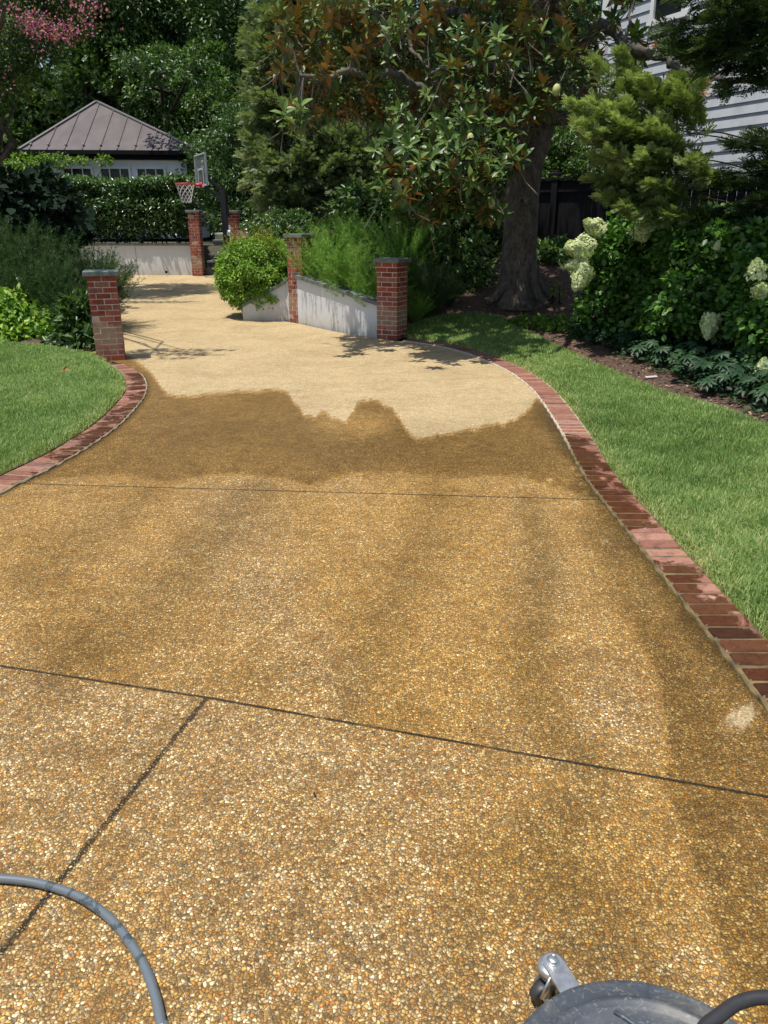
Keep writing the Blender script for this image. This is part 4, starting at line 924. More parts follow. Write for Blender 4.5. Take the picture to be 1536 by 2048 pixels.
m = MB(); ax_ = np.array([-.3, .95, 0]); c3 = np.array([*wc, .029]); m.tube([c3-ax_*.013, c3-ax_*.010, c3+ax_*.010, c3+ax_*.013], [.022, .027, .027, .022], 24); child(m, 'caster_wheel', M['rubber'], root, True)
m = MB(); m.tube([c3-ax_*.022, c3+ax_*.022], .006, 10); child(m, 'axle', M['zinc'], root, True)
# handle socket in the middle and yoke, mostly below the frame
m = MB(); m.lathe([(.045, 0), (.045, .05), (.03, .06), (.02, .1), (.0001, .1)], (dc[0], dc[1], dz+.02), 24); child(m, 'swivel', M['zinc'], root, True)
hp = [np.array([.49, .88, .22]), np.array([.53, .90, .25]), at_z(1405, 2062, .25), at_z(1440, 2030, .25), at_z(1480, 2004, .25), at_z(1536, 1995, .25), at_z(1620, 2010, .24), np.array([1.0, .8, .1]), np.array([1.15, .4, .03]), np.array([1.1, -.4, .02])]
m = MB(); hpp = smooth_path(hp, 10); m.tube(hpp, .0125, 14); tag(m.build('rubber_hose', M['rubber'], None, True, loc=hpp[30]), 'short black rubber hose arching over the grey disc at the lower right', 'hose')

# ================================================================ MAGNOLIA
def rosettes(C, A_, leaf=.17, nl=11, seed=0):
    P = []; Yd = []; Zd = []; S = []; Rn = []
    for c, a in zip(C, A_):
        a = unit(a); x = unit(np.cross(a, [.3, .5, .8])); y = np.cross(a, x); ph0 = rng.random()*6.28; s0 = leaf*rng.uniform(.75, 1.2); br = rng.random()
        for k in range(nl):
            ph = ph0+k*2.4; el = np.interp(k, [0, nl*.3, nl-1], [1.15, .6, -.55])+rng.normal(0, .15); rad = math.cos(ph)*x+math.sin(ph)*y
            Yd.append(math.cos(el)*rad+math.sin(el)*a); Zd.append(-math.sin(el)*rad+math.cos(el)*a); P.append(c+a*(.035-.006*k)); S.append(s0*rng.uniform(.75, 1.15)); Rn.append(np.clip(.35+.4*br+rng.normal(0, .2), 0, 1))
    return instan(T_LEAF, np.array(P), np.array(Yd), np.array(Zd), np.array(S), np.array(Rn))
mt = G(1037, 598); mz = mt[2]; print('magnolia', mt)
root = empty('magnolia_tree', mt.tolist(), 'large southern magnolia with grey trunk, glossy leaves and rusty undersides above the bed', 'tree')
D = mt[1]
def mp(px, py, dy=0): return at(px, py, D+dy)
tr = np.array([mt+[0, 0, -.15], mt+[0, 0, .08], mp(1036, 560), mp(1038, 500), mp(1042, 440), mp(1045, 380), mp(1055, 320), mp(1075, 260), mp(1085, 180), mp(1088, 100), mp(1085, 20), mp(1080, -80), mp(1075, -200), mp(1075, -320)])
pxm = 1540/(D*.95)
rad = np.array([62, 50, 42, 38, 36.5, 36.5, 36, 34, 26, 23, 20, 16, 11, 5])/pxm
m = MB(); trf = smooth_path(tr, 5); rf_ = .9*np.interp(np.linspace(0, 1, len(trf)), np.linspace(0, 1, len(rad)), rad); m.tube(trf, rf_, 26, wob=.010)
for q in (-.9, .1, 1.3, 2.4, 3.6, 4.7):
    P = [mt+np.array([math.cos(q), math.sin(q), 0])*r_+np.array([0, 0, z]) for r_, z in ((.18, .5), (.27, .25), (.42, .06), (.62, -.05))]; m.tube(smooth_path(P, 4), np.interp(np.linspace(0, 1, 13), [0, 1], [.13, .04]), 8, wob=.05)
child(m, 'trunk', M['bark'], root, True)
m = MB(); kn = mp(1048, 402)+np.array([-.02, -rad[4]*1.0, 0]); m.tube([kn+[0, .1, 0], kn+[0, -.03, .0], kn+[0, -.06, .005], kn+[0, -.065, .006]], [.085, .07, .05, .02], 12); child(m, 'branch_stub', M['branch'], root, True)
limbs = [([(1080, 240, 0), (1160, 232, -.8), (1200, 215, -1.4), (1290, 195, -2.2)], .11), ([(1085, 150, 0), (1200, 55, -.5), (1260, 90, -1), (1330, 120, -1.4), (1400, 150, -1.8), (1536, 160, -2.4)], .10),
         ([(1085, 170, 0), (1000, 140, -1), (920, 135, -1.6), (860, 150, -2)], .10), ([(1087, 100, 0), (900, 20, -1), (820, 60, -1.5), (780, 50, -1.8), (720, 10, -2)], .09),
         ([(1065, 290, 0), (1000, 240, -1), (860, 190, -1.8), (790, 150, -2.2), (700, 150, -2.5), (600, 150, -2.8)], .09), ([(1055, 330, -.2), (1000, 320, -1.4), (960, 300, -2), (900, 300, -2.6), (830, 330, -3)], .045),
         ([(1040, 400, -.3), (1000, 440, -1.2), (1010, 400, -1.6), (960, 380, -2.2), (880, 400, -2.8)], .03), ([(1086, 120, 0), (1215, 240, -1.6), (1240, 110, -1.6), (1262, 40, -1.6), (1270, -60, -1.6)], .045),
         ([(820, 60, -1.5), (830, 100, -1.7), (850, 130, -1.9), (870, 170, -2)], .035), ([(1088, 60, 0), (1100, -40, -2), (1000, -150, -4)], .1), ([(1085, 0, 0), (900, -100, -2), (700, -180, -3)], .1), ([(1088, 40, 0), (1250, -80, -1.5), (1450, -150, -2)], .1)]
LP = []
m = MB()
for pts, r_ in limbs:
    P = smooth_path([mp(*q) for q in pts], 6); P[1:-1] += rng.normal(0, .025, P[1:-1].shape); m.tube(P, np.linspace(r_, r_*.25, len(P)), 8, wob=.06); LP.append(P)
child(m, 'limbs', M['branch'], root, True); LPA = np.concatenate(LP)
groups = [  # px, py, dy, spread px x,y, spread depth, count, upright bias
    (850, 300, -2.8, 70, 45, .4, 16, 1), (930, 275, -2.7, 60, 40, .4, 16, 1), (1000, 300, -2.4, 50, 50, .4, 14, 1), (810, 345, -3.0, 45, 30, .3, 10, 1), (900, 350, -2.9, 60, 35, .4, 14, 1), (960, 330, -2.7, 45, 40, .4, 10, 1),
    (850, 385, -2.8, 60, 25, .4, 14, 1), (830, 425, -2.8, 45, 18, .3, 8, 1), (900, 415, -2.7, 40, 18, .3, 5, 1), (960, 405, -2.6, 45, 22, .3, 9, 1), (985, 420, -2.5, 20, 20, .2, 4, .6), (765, 285, -3, 18, 20, .2, 3, 1), (1110, 190, -2.4, 45, 35, .4, 12, 1), (1110, 120, -2, 55, 40, .5, 14, 1), (1060, 230, -2.2, 40, 30, .4, 8, 1),
    (1085, 60, -2, 60, 50, .5, 14, 1), (600, 105, -2.8, 55, 60, .6, 26, 1.2), (575, 35, -3, 30, 18, .3, 5, 1.2), (660, 80, -2.4, 60, 70, .8, 32, 1), (650, 190, -2.4, 70, 40, .7, 26, 1), (740, 60, -2.2, 70, 60, .9, 34, 1), (740, 160, -2, 70, 50, .8, 28, .8),
    (820, 30, -2, 70, 40, .9, 28, .8), (850, 110, -1.8, 70, 50, .9, 30, .7), (870, 200, -2, 80, 40, .8, 30, .8), (950, 60, -1.8, 70, 60, .9, 32, .8), (960, 160, -1.8, 70, 60, .9, 34, .8), (1030, 40, -1.4, 60, 60, .9, 26, .8), (1040, 150, -1.2, 50, 60, .7, 22, .8),
    (1160, 40, -1.4, 50, 50, .7, 14, .8), (1160, 130, -.8, 35, 60, .6, 14, .8), (1300, 90, -1.6, 70, 35, .5, 10, -.4), (1200, 200, -.8, 50, 40, .5, 10, .4), (1340, 160, -1.8, 70, 25, .4, 8, -.4), (1240, 20, -1.6, 40, 30, .5, 5, 0), (770, 230, -1.8, 60, 30, .6, 14, .8), (600, 230, -2.6, 40, 35, .4, 8, .6)]
C = []; A_ = []
for px, py, dy, sx_, sy, sdz, cnt, ub in groups:
    low_ = dy <= -2.35 and py > 200
    for _ in range(int(cnt*(1.5 if low_ else 1.15))):
        C.append(mp(px+rng.uniform(-1, 1)*sx_, py+rng.uniform(-1, 1)*sy, dy-(.15 if low_ else -.7)+rng.normal(0, sdz))); A_.append(np.array([rng.normal(-.1, .45), rng.normal(-.5 if low_ else -.05, .4), ub*.8]))
for _ in range(900):   # crown above the frame
    q = rng.normal(0, 1, 3); q = unit(q)*rng.uniform(.5, 1); C.append(np.array([mt[0]-.6+q[0]*4.4, mt[1]+.3+q[1]*2.5, 7.3+q[2]*2.2])); A_.append(np.array([rng.normal(0, .5), rng.normal(0, .5), 1]))
C = np.array(C); A_ = np.array(A_)
o = mesh_leaves('crown', rosettes(C, A_, .158, 12), M['magnolia'], root)
# twigs that carry each rosette
m = MB()
for c, a in zip(C[:len(C)], A_):
    dd_ = np.linalg.norm(LPA-c, axis=1); j = int(np.argmin(dd_)); L = dd_[j]
    e0 = LPA[j] if L < .6 else c-unit(a)*.35+rng.normal(0, .12, 3); md = (e0+c)/2+np.array([0, 0, -.05*L])
    m.tube([e0, md, c-unit(a)*.08, c], [.008, .006, .005, .004], 4)
child(m, 'twigs', M['branch'], root)
for px, py, dy in ((866, 343, -3.0), (805, 318, -3.1), (940, 278, -3.0), (1113, 180, -2.7), (983, 408, -2.8)):
    m = MB(); m.ball(mp(px, py, dy), .048, 8, 1.4); child(m, 'seed_pod', M['fruit'], root, True)

# ================================================================ CONIFERS
def plume_sprays(axes, n_per, size, tmpl, spread=.35, jit=.5, upb=1.0):
    P = []; Y = []; Z = []; S = []; Rn = []
    for a, b in axes:
        a = np.asarray(a); b = np.asarray(b); L = np.linalg.norm(b-a); d = (b-a)/L; k = max(6, int(n_per*L)); t = rng.random(k)**.75
        off = rng.normal(0, 1, (k, 3)); off -= (off@d)[:, None]*d; off = unit(off)*(spread*L*.5*rng.random(k)**.6*(1.1-.8*t))[:, None]; off[:, 2] *= .5
        P.append(a+d*(t*L)[:, None]+off); yd = d*(.8+t)[:, None]+unit(off)*.8+rng.normal(0, jit*.4, (k, 3))+np.array([0, 0, .12]); Y.append(yd)
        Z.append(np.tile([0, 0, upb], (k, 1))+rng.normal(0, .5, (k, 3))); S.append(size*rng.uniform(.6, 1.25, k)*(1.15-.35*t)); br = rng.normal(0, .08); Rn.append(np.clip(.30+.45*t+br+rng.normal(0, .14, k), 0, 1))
    return instan(tmpl, np.concatenate(P), np.concatenate(Y), np.concatenate(Z), np.concatenate(S), np.concatenate(Rn))
def conifer(name, label, base_xy, trunk_top, axes, n_per, size, mat, tmpl=None, spread=.35, r0=.16, group=None, limbs=1, nlimb=9999):
    z = float(terrain(*base_xy)); root = empty(name, (base_xy[0], base_xy[1], z), label, 'tree', group); b0 = np.array([base_xy[0], base_xy[1], z-.1]); tt_ = np.asarray(trunk_top)
    tr = limb(b0, tt_, 0, 12, .05); m = MB(); m.tube(tr, np.linspace(r0, .03, 12), 9, wob=.05); child(m, 'trunk', M['darkbark'], root, True); m = MB()
    for a, b in axes[:nlimb:limbs]:
        a = np.asarray(a); b = np.asarray(b); t = np.clip((a[2]-z)/(tt_[2]-z)*.92, .02, .97); s = b0+(tt_-b0)*t
        P = smooth_path([s, s*.5+a*.5+np.array([0, 0, .05]), a, (a+b)/2+np.array([0, 0, .02]), b], 4); m.tube(P, np.linspace(.011, .003, len(P)), 5)
    child(m, 'branches', M['darkbark'], root, True)
    mesh_leaves('crown', plume_sprays(axes, n_per, size, tmpl or T_SPRAY, spread), M[mat], root); return root
# bright plumed cypress in front of the white house
cb = np.array([5.0, 10.6]); ax = []
def PA(x0, y0, Y0, x1, y1, Y1): ax.append((at(x0, y0, Y0), at(x1, y1, Y1)))
for q in [(1330, 250, 10.4, 1240, 140, 9.8), (1330, 260, 10.2, 1190, 200, 9.6), (1360, 240, 10.3, 1280, 160, 9.7), (1340, 280, 10.2, 1230, 215, 9.5), (1360, 260, 10, 1300, 190, 9.4), (1390, 250, 10.2, 1345, 165, 9.7), (1400, 280, 10, 1380, 200, 9.5),
          (1320, 320, 10.2, 1160, 250, 9.4), (1330, 330, 10, 1180, 275, 9.3), (1340, 340, 10, 1210, 300, 9.3), (1370, 330, 10, 1260, 260, 9.4), (1380, 350, 10, 1290, 300, 9.2), (1350, 310, 9.9, 1230, 250, 9.2), (1400, 330, 10, 1330, 270, 9.3), (1370, 360, 9.8, 1250, 330, 9.2),
          (1360, 400, 10, 1230, 350, 9.6), (1380, 420, 10, 1240, 395, 9.4), (1400, 410, 10, 1290, 380, 9.3), (1400, 440, 9.9, 1250, 420, 9.3), (1420, 440, 9.9, 1320, 430, 9.2), (1330, 390, 10, 1220, 385, 9.5), (1430, 380, 9.8, 1370, 320, 9.2)]: PA(*q)
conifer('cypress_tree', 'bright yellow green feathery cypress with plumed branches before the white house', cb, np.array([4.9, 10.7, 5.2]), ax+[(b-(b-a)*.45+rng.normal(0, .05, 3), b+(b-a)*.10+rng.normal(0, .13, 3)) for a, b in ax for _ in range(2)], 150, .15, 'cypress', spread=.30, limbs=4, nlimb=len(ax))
# dark tall conifer at the right edge (reaches over the bed)
ax = []
for q in [(1560, 60, 8.6, 1330, 60, 8.2), (1560, 20, 8.6, 1350, -10, 8.2), (1560, 90, 8.4, 1400, 130, 8.0), (1560, 120, 8.4, 1450, 180, 8), (1580, 0, 8.4, 1480, 60, 7.9), (1560, 50, 8.2, 1430, 40, 7.6), (1500, 100, 8.4, 1370, 110, 8.1), (1560, -40, 8.6, 1380, -60, 8), (1570, 160, 8.4, 1500, 130, 8),
          (1580, 300, 9.4, 1460, 290, 9.6), (1580, 330, 9.4, 1430, 350, 9.6), (1580, 380, 9.2, 1440, 370, 9.6), (1580, 400, 9.2, 1470, 420, 9.4), (1590, 290, 9, 1500, 270, 9.1), (1590, 350, 9, 1500, 330, 9.1), (1590, 430, 9, 1480, 460, 9.2), (1590, 400, 9, 1510, 400, 9),
          (1560, 430, 9.4, 1400, 430, 9.8), (1540, 60, 8.4, 1410, 90, 7.8), (1560, 90, 8.2, 1480, 100, 7.7), (1560, 20, 8.2, 1450, 0, 7.6), (1560, 110, 8.2, 1330, 100, 8.6)]: PA(*q)
tb = np.array([5.6, 9.0])
for k in range(120):
    z = rng.uniform(3.9, 9.2); q = rng.uniform(0, 2*math.pi); r1 = np.interp(z, [3.9, 9.2], [3.6, 1.6])*rng.uniform(.7, 1); a = np.array([tb[0], tb[1], z]); dd_ = np.array([math.cos(q), math.sin(q), -.05])
    p0 = a+dd_*r1*.35; p1 = a+dd_*r1
    if p1[0] < 2.2 or (min(p0[0], p1[0]) < 4.3 and max(p0[1], p1[1]) > 8.7): continue
    if z < 1.6+.30*p1[1]+.35: continue
    ax.append((p0, p1))
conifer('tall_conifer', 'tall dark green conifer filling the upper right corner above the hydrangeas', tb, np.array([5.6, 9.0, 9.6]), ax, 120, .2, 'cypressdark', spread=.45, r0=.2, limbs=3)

# juniper behind the drive
def ellip_axes(c, r, k, droop=.1, ln=.9):
    out = []
    for _ in range(k):
        d = unit(rng.normal(size=3)); p = np.asarray(c)+d*np.asarray(r)*rng.uniform(.55, .95); dd_ = unit(d*np.array([1, 1, .5])+np.array([0, 0, .25-droop])+rng.normal(0, .25, 3)); out.append((p-dd_*ln*.4, p+dd_*ln*.6))
    return out
ax = []
for px, py, Y, rx, rz_, k in [(575, 330, 17, .75, .8, 90), (650, 350, 17, .9, .8, 80), (560, 230, 17.3, .55, .8, 65), (630, 240, 17.3, .8, .8, 65), (550, 120, 17.5, .45, .8, 50), (610, 120, 17.5, .8, .9, 55), (570, 20, 17.8, .6, .8, 45), (700, 300, 17.2, .8, .9, 55), (720, 400, 17, .8, .4, 45), (600, 405, 17, .7, .35, 55), (640, 20, 18, .9, .9, 30)]:
    ax += ellip_axes(at(px, py, Y), (rx, .9, rz_), int(k*1.3), ln=.62)
conifer('juniper_tree', 'tall grey green feathery juniper left of the magnolia', at(600, 400, 17.6)[:2], at(590, -100, 18), ax, 95, .17, 'juniper', T_SPRAY2, spread=.8, r0=.18)

# ================================================================ BACKGROUND TREES
S_ = make_tree
BG = 'trees behind the pavilion'
S_('crape_myrtle', 'crape myrtle with pink flower clusters in the upper left corner', 'tree', at(-70, 300, 16.5)[:2], [cl(20, 70, 16, .75), cl(90, 50, 16.3, .55), cl(0, 140, 15.8, .55), cl(70, 118, 16.2, .42, .3), cl(-80, 60, 15.5, 1.2), cl(60, -40, 16, .9), cl(140, 40, 16.4, .4), cl(150, -50, 16.8, .9), cl(-80, 200, 15.5, .8), cl(60, -160, 16.5, 1.2), (np.array([-5.8, 17.0, 6.3]), (1.5, .6, .4)), (np.array([-6.4, 17.3, 6.2]), (1.3, .5, .4)), (np.array([-5.2, 17.2, 6.3]), (1.0, .4, .3)), (np.array([-3.95, 9.35, 4.9]), (.8, .10, .25)), (np.array([-3.8, 9.75, 5.0]), (.8, .08, .22)), (np.array([-4.1, 9.1, 4.9]), (.6, .10, .2)), (np.array([-4.0, 9.55, 4.95]), (.7, .12, .2))], 34000, T_DIAM, .075, 'mid', .12, 'branch', nsub=34, sub=.26)  # clumps given as arrays hang out of view, added to cast leaf shadows below
root = bpy.data.objects['crape_myrtle']; Pc = []
for px, py, k in ((45, 40, 60), (62, 45, 90), (70, 60, 80), (100, 62, 70), (130, 66, 80), (95, 50, 60), (160, 52, 50), (180, 45, 45), (75, 35, 40), (10, 158, 25), (120, 75, 40), (170, 8, 40), (140, 2, 50), (14, 8, 40), (190, 20, 40), (80, 105, 20), (145, 65, 40)):
    c = at(px, py, 15.0); Pc.append(c+rng.normal(0, 1, (k*3, 3))*np.array([.13, .10, .10]))
P = np.concatenate(Pc); P = P[rng.random(len(P)) < .38]; n = len(P); mesh_leaves('flowers', instan(T_ROUND, P, rng.normal(size=(n, 3)), rng.normal(size=(n, 3)), rng.uniform(.03, .06, n), rng.random(n)*.9), M['pink'], root)
def soft(name, label, px, py, Y, lst, nl, sz, mat, tm=T_BROAD, tr=.12, group=None, cat='tree', **kw): return S_(name, label, cat, at(px, py, Y)[:2], [cl(*q) for q in lst], nl, tm, sz, mat, tr, group=group, **kw)
soft('evergreen_tree', 'rounded soft green evergreen left of the pavilion roof', 40, 330, 33, [(60, 240, 33, 1.6, 1.3), (110, 225, 33.3, 1.0), (20, 230, 32.7, 1.5), (0, 290, 32.5, 1.6, 1.0), (100, 270, 33.5, .9), (-70, 250, 32, 1.9)], 22000, .24, 'mid', group=BG, rb=.1)
soft('evergreen_tree', 'blue green conical evergreen rising above the left slope of the pavilion roof', 170, 200, 31.5, [(165, 90, 33, 1.3, 1.5), (200, 130, 33, 1.2, 1.3), (150, 170, 33, 1.3, 1.2), (220, 180, 33, 1.4), (190, 40, 33, .8)], 13000, .26, 'mid', group=BG)
soft('shade_tree', 'dark leafy tree overhanging behind the pavilion roof peak', 360, 330, 34, [(250, 40, 34, 2.4, 1.6), (330, 30, 34, 2.5, 1.7), (420, 40, 33, 2.3, 1.6), (300, 100, 34.5, 2.4, 1.4), (380, 100, 34, 2.2, 1.4), (450, 80, 32, 1.5, 1.4), (230, 120, 34.5, 1.7, 1.1), (480, 0, 31, 1.6), (200, -20, 34, 2.6), (350, -60, 34, 3), (285, 134, 26.2, .75, .25), (325, 146, 26.2, .6, .25), (385, 140, 27.3, .7, .4)], 52000, .17, 'dark', T_DIAM, .3, group=BG)
soft('maple_tree', 'maple with sunlit leaf edges right of the pavilion roof', 420, 380, 30, [(330, 170, 31.8, 1.5, 1.3), (390, 160, 31.5, 1.6, 1.4), (440, 190, 31, 1.4, 1.6), (380, 230, 31.6, 1.2), (430, 280, 30, 1.4, 1.6), (300, 150, 32, 1.4), (470, 240, 29, 1.2, 1.5), (420, 340, 29, 1.3, 1.2), (270, 190, 32, 1.1)], 46000, .14, 'mid', T_DIAM, .2, group=BG)
soft('understory_tree', 'small leafy tree behind the basketball backboard', 450, 420, 25, [(440, 330, 25, 1.1, 1.2), (480, 300, 24, 1.0, 1.3), (430, 400, 25, .9, .9), (500, 380, 23, 1.0, 1.0), (380, 330, 26.9, .5, .8), (480, 430, 23.5, .8, .6)], 17000, .12, 'dark', T_DIAM, .1, group=BG)
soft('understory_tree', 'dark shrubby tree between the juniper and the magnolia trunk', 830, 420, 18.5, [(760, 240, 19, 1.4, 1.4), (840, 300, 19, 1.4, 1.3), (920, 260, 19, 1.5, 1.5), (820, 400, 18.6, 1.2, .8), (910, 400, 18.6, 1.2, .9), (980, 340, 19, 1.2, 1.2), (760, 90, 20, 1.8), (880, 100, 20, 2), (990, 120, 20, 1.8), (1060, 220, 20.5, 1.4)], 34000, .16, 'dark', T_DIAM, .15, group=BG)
soft('understory_tree', 'green shrubby tree above the black fence right of the magnolia trunk', 1120, 350, 18.6, [(1130, 320, 18.6, .7, .5), (1110, 290, 18.8, .6, .5), (1180, 345, 18.3, .6, .35), (1100, 350, 18.4, .5, .4), (1230, 350, 18.0, .5, .25)], 11000, .09, 'mid', T_DIAM, .08)
soft('shade_tree', 'leafy tree in the distance left of the white house', 1130, 200, 27, [(1120, 150, 27, 2, 2), (1060, 60, 27, 2.5, 2), (1180, 60, 27, 1.6, 2.0), (1160, 220, 27, .9, .8), (1090, 230, 26, 1.4)], 22000, .16, 'mid', T_DIAM, .25, group=BG)
# a distant wood behind everything closes the view
P = []
for k in range(150):
    X = rng.uniform(-34, 30); Y = rng.uniform(36, 44); Z = rng.uniform(1, 15); P.append(((X, Y, Z), (3.0, 2.0, 2.2)))
for k in range(14): P.append(((rng.uniform(-20, 14), 35, rng.uniform(1, 4)), (3, 1.5, 2)))
wv2 = clump_leaves(P, 190000, T_DIAM, .36, nsub=16, sub=.5); tag(mesh_leaves('distant_wood', wv2, M['dark']), 'dark green distant wood closing the view behind the garden trees', 'wood', kind='stuff')

# ================================================================ SHRUBS
Q = make_shrub
# clipped hedge on the retaining wall
root = empty('clipped_hedge', (at(240, 480, 21.6)[0], 21.6, 1.16), 'long clipped evergreen hedge above the pale retaining wall', 'hedge'); hx0 = at(30, 420, 21.5)[0]; hx1 = at(384, 420, 21.5)[0]; hz1 = at(250, 358, 20.9)[2]; hz0 = 1.28
n = 52000; u = rng.random(n); face = rng.random(n); P = np.stack([hx0+(hx1-hx0)*u, 20.62+rng.beta(1, 2.4, n)*1.3, hz0+(hz1-hz0)*rng.random(n)], 1)
topm = face < .25; P[topm, 2] = hz1-rng.beta(1, 4, topm.sum())*.4; endm = face > .93; P[endm, 0] = hx1-rng.beta(1, 3, endm.sum())*.4; P[topm, 1] = 21.05+rng.random(topm.sum())*1.1
lum = np.sin(P[:, 0]*3.3+np.sin(P[:, 2]*4))*.06+np.sin(P[:, 0]*9+P[:, 2]*7)*.05; P[:, 1] += lum; P[:, 2] += np.sin(P[:, 0]*2.1)*.04+rng.normal(0, .03, n)
fr_ = rng.random(n) < .05; P[fr_, 1] = rng.uniform(20.40, 20.62, fr_.sum()); P[fr_, 2] = rng.uniform(hz0+.1, hz0+.9, fr_.sum()); thin = (P[:, 2] < hz0+.35) & (rng.random(n) < .5); P = P[~thin]; n = len(P)
sl = instan(T_LEAF, P, rng.normal(size=(n, 3))+np.array([0, -.6, .1]), rng.normal(0, .55, (n, 3))+np.array([0, -.3, .9]), .105*rng.uniform(.6, 1.3, n), np.clip(rng.random(n)*.75+.25*(P[:, 2] > hz1-.15), 0, 1)); mesh_leaves('foliage', sl, M['hedge'], root)
m = MB()
for x in np.arange(hx0+.2, hx1, .33):
    for _ in range(3): m.tube(limb((x+rng.normal(0, .04), 21.6, 1.1), (x+rng.normal(0, .15), 21.5+rng.normal(0, .15), 2.2), 0, 5, .15), np.linspace(.018, .006, 5), 5)
child(m, 'stems', M['darkbark'], root)
# twisted edging of thin iron in front of the hedge
rz0 = zt+.0; root = empty('low_rail', (-7, 20.9, zt), 'thin black metal rail along the foot of the clipped hedge', 'railing'); m = MB(); m.beam((-10.8, 20.75, zt+.13), (pbl[0]-.2, 20.75, zt+.13), .02, .02)
for x in np.arange(-10.5, pbl[0]-.2, .75): m.beam((x, 20.75, zt-.05), (x, 20.75, zt+.13), .015, .015)
child(m, 'bar', M['iron'], root)

# vine over the pavilion eave
vc = [cl(45, 325, 25.4, .45, .28), cl(85, 330, 25.5, .4, .3), cl(120, 322, 25.6, .35, .18), cl(60, 350, 25, .5, .35), cl(160, 318, 25.7, .3, .10), cl(205, 320, 25.8, .25, .12), cl(20, 350, 24.8, .5, .4)]
Q('climbing_vine', 'yellow green climbing vine hanging from the left eave of the pavilion', 'vine', at(60, 400, 25.4)[:2], vc, 5200, T_DIAM, .085, 'yellow', stems=7, droop=.5)
# round bush in the planter
bc2 = [cl(462, 560, 13.85, .22, .36), cl(562, 560, 13.95, .22, .38), cl(500, 505, 13.95, .42, .22), cl(550, 505, 14.0, .28, .2), cl(508, 555, 14.0, .50, .42), cl(475, 560, 13.9, .32, .34), cl(545, 560, 13.9, .32, .36), cl(520, 520, 14.1, .42, .3), cl(490, 590, 13.75, .28, .2), cl(530, 592, 13.7, .3, .2), cl(560, 520, 14.1, .3, .25), cl(465, 530, 14, .25, .22), cl(510, 545, 13.75, .42, .38)]
root = Q('round_bush', 'rounded bright green bush with straggly yellow shoots spilling over the low planter wall', 'bush', at(515, 560, 14.1)[:2], bc2, 60000, T_LEAF, .05, 'bright', nsub=60, sub=.3, shell=.75)
m = MB(); Pp = []; Yy = []
for k in range(60):
    s = at(rng.uniform(450, 575), rng.uniform(485, 510), 13.9+rng.normal(0, .2)); ln = rng.uniform(.12, .42); dv = unit(np.array([rng.normal(0, .45)+(s[0]+2.3)*.4, rng.normal(0, .3), 1])); P = [s, s+dv*ln*.6, s+dv*ln+np.array([dv[0]*.1, 0, -.02])]; m.tube(P, [.006, .005, .003], 4, rnd=.3)
    for t in np.linspace(.2, 1, 10): Pp.append(s+dv*ln*t); Yy.append(dv*.5+rng.normal(0, .6, 3))
child(m, 'shoots', M['vineseed'], root)['kind'] = 'stuff'; Pp = np.array(Pp); mesh_leaves('shoot_leaves', instan(T_DIAM, Pp, np.array(Yy), rng.normal(size=Pp.shape), rng.uniform(.03, .055, len(Pp)), rng.random(len(Pp))), M['vineseed'], root)
# shaded shrubs
Q('grey_shrub', 'grey green small leaved shrub behind the cap of the middle pillar', 'shrub', at(565, 460, 15.8)[:2], [cl(560, 448, 15.5, .45, .25), cl(525, 455, 15.6, .4, .2), cl(600, 450, 15.4, .4, .25), cl(550, 480, 15.3, .5, .3)], 11000, T_DIAM, .055, 'hedge')
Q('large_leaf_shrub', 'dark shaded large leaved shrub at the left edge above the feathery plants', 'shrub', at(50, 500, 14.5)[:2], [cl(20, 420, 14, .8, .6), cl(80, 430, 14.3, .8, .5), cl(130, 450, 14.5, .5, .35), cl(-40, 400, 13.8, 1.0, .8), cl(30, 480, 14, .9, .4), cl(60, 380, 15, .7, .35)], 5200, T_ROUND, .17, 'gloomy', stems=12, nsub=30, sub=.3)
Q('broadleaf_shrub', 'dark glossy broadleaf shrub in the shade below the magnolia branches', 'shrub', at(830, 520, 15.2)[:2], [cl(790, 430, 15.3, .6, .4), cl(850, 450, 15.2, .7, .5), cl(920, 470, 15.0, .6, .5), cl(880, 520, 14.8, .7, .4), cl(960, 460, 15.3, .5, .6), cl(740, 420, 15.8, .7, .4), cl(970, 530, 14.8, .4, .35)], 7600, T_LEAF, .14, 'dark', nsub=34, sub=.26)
Q('broadleaf_shrub', 'mid green leafy shrub beside the left foot of the magnolia trunk', 'shrub', at(930, 560, 14.0)[:2], [cl(900, 520, 13.8, .35, .3), cl(950, 525, 13.9, .35, .35), cl(930, 565, 13.6, .4, .2), cl(870, 560, 13.4, .3, .25)], 2600, T_LEAF, .13, 'mid', nsub=22)
Q('broadleaf_shrub', 'green leafy shrub below the black fence right of the magnolia trunk', 'shrub', at(1115, 560, 14.6)[:2], [cl(1100, 520, 14.4, .4, .3), cl(1130, 510, 14.6, .4, .3), cl(1110, 555, 14.2, .4, .25), cl(1160, 540, 14.4, .5, .35)], 6000, T_LEAF, .11, 'mid', nsub=26)
Q('small_sapling', 'tiny pale sapling in the mulch just right of the magnolia roots', 'sapling', G(1112, 606)[:2], [(G(1112, 606)+np.array([0, 0, .2]), (.1, .1, .1))], 60, T_LEAF, .07, 'yellow', stems=4)
Q('perennial_clump', 'bright lance leaved perennials behind the left lawn at the left edge', 'perennials', at(50, 680, 11.6)[:2], [cl(20, 640, 11.5, .4, .2), cl(70, 640, 11.5, .35, .22), cl(110, 655, 11.4, .3, .18), cl(40, 600, 11.9, .5, .2), cl(100, 615, 11.9, .35, .2), cl(-20, 630, 11.4, .4, .3), cl(20, 665, 11.3, .4, .1), cl(75, 670, 11.3, .4, .1)], 5600, T_LEAF, .12, 'bright', stems=16, nsub=30, sub=.35)
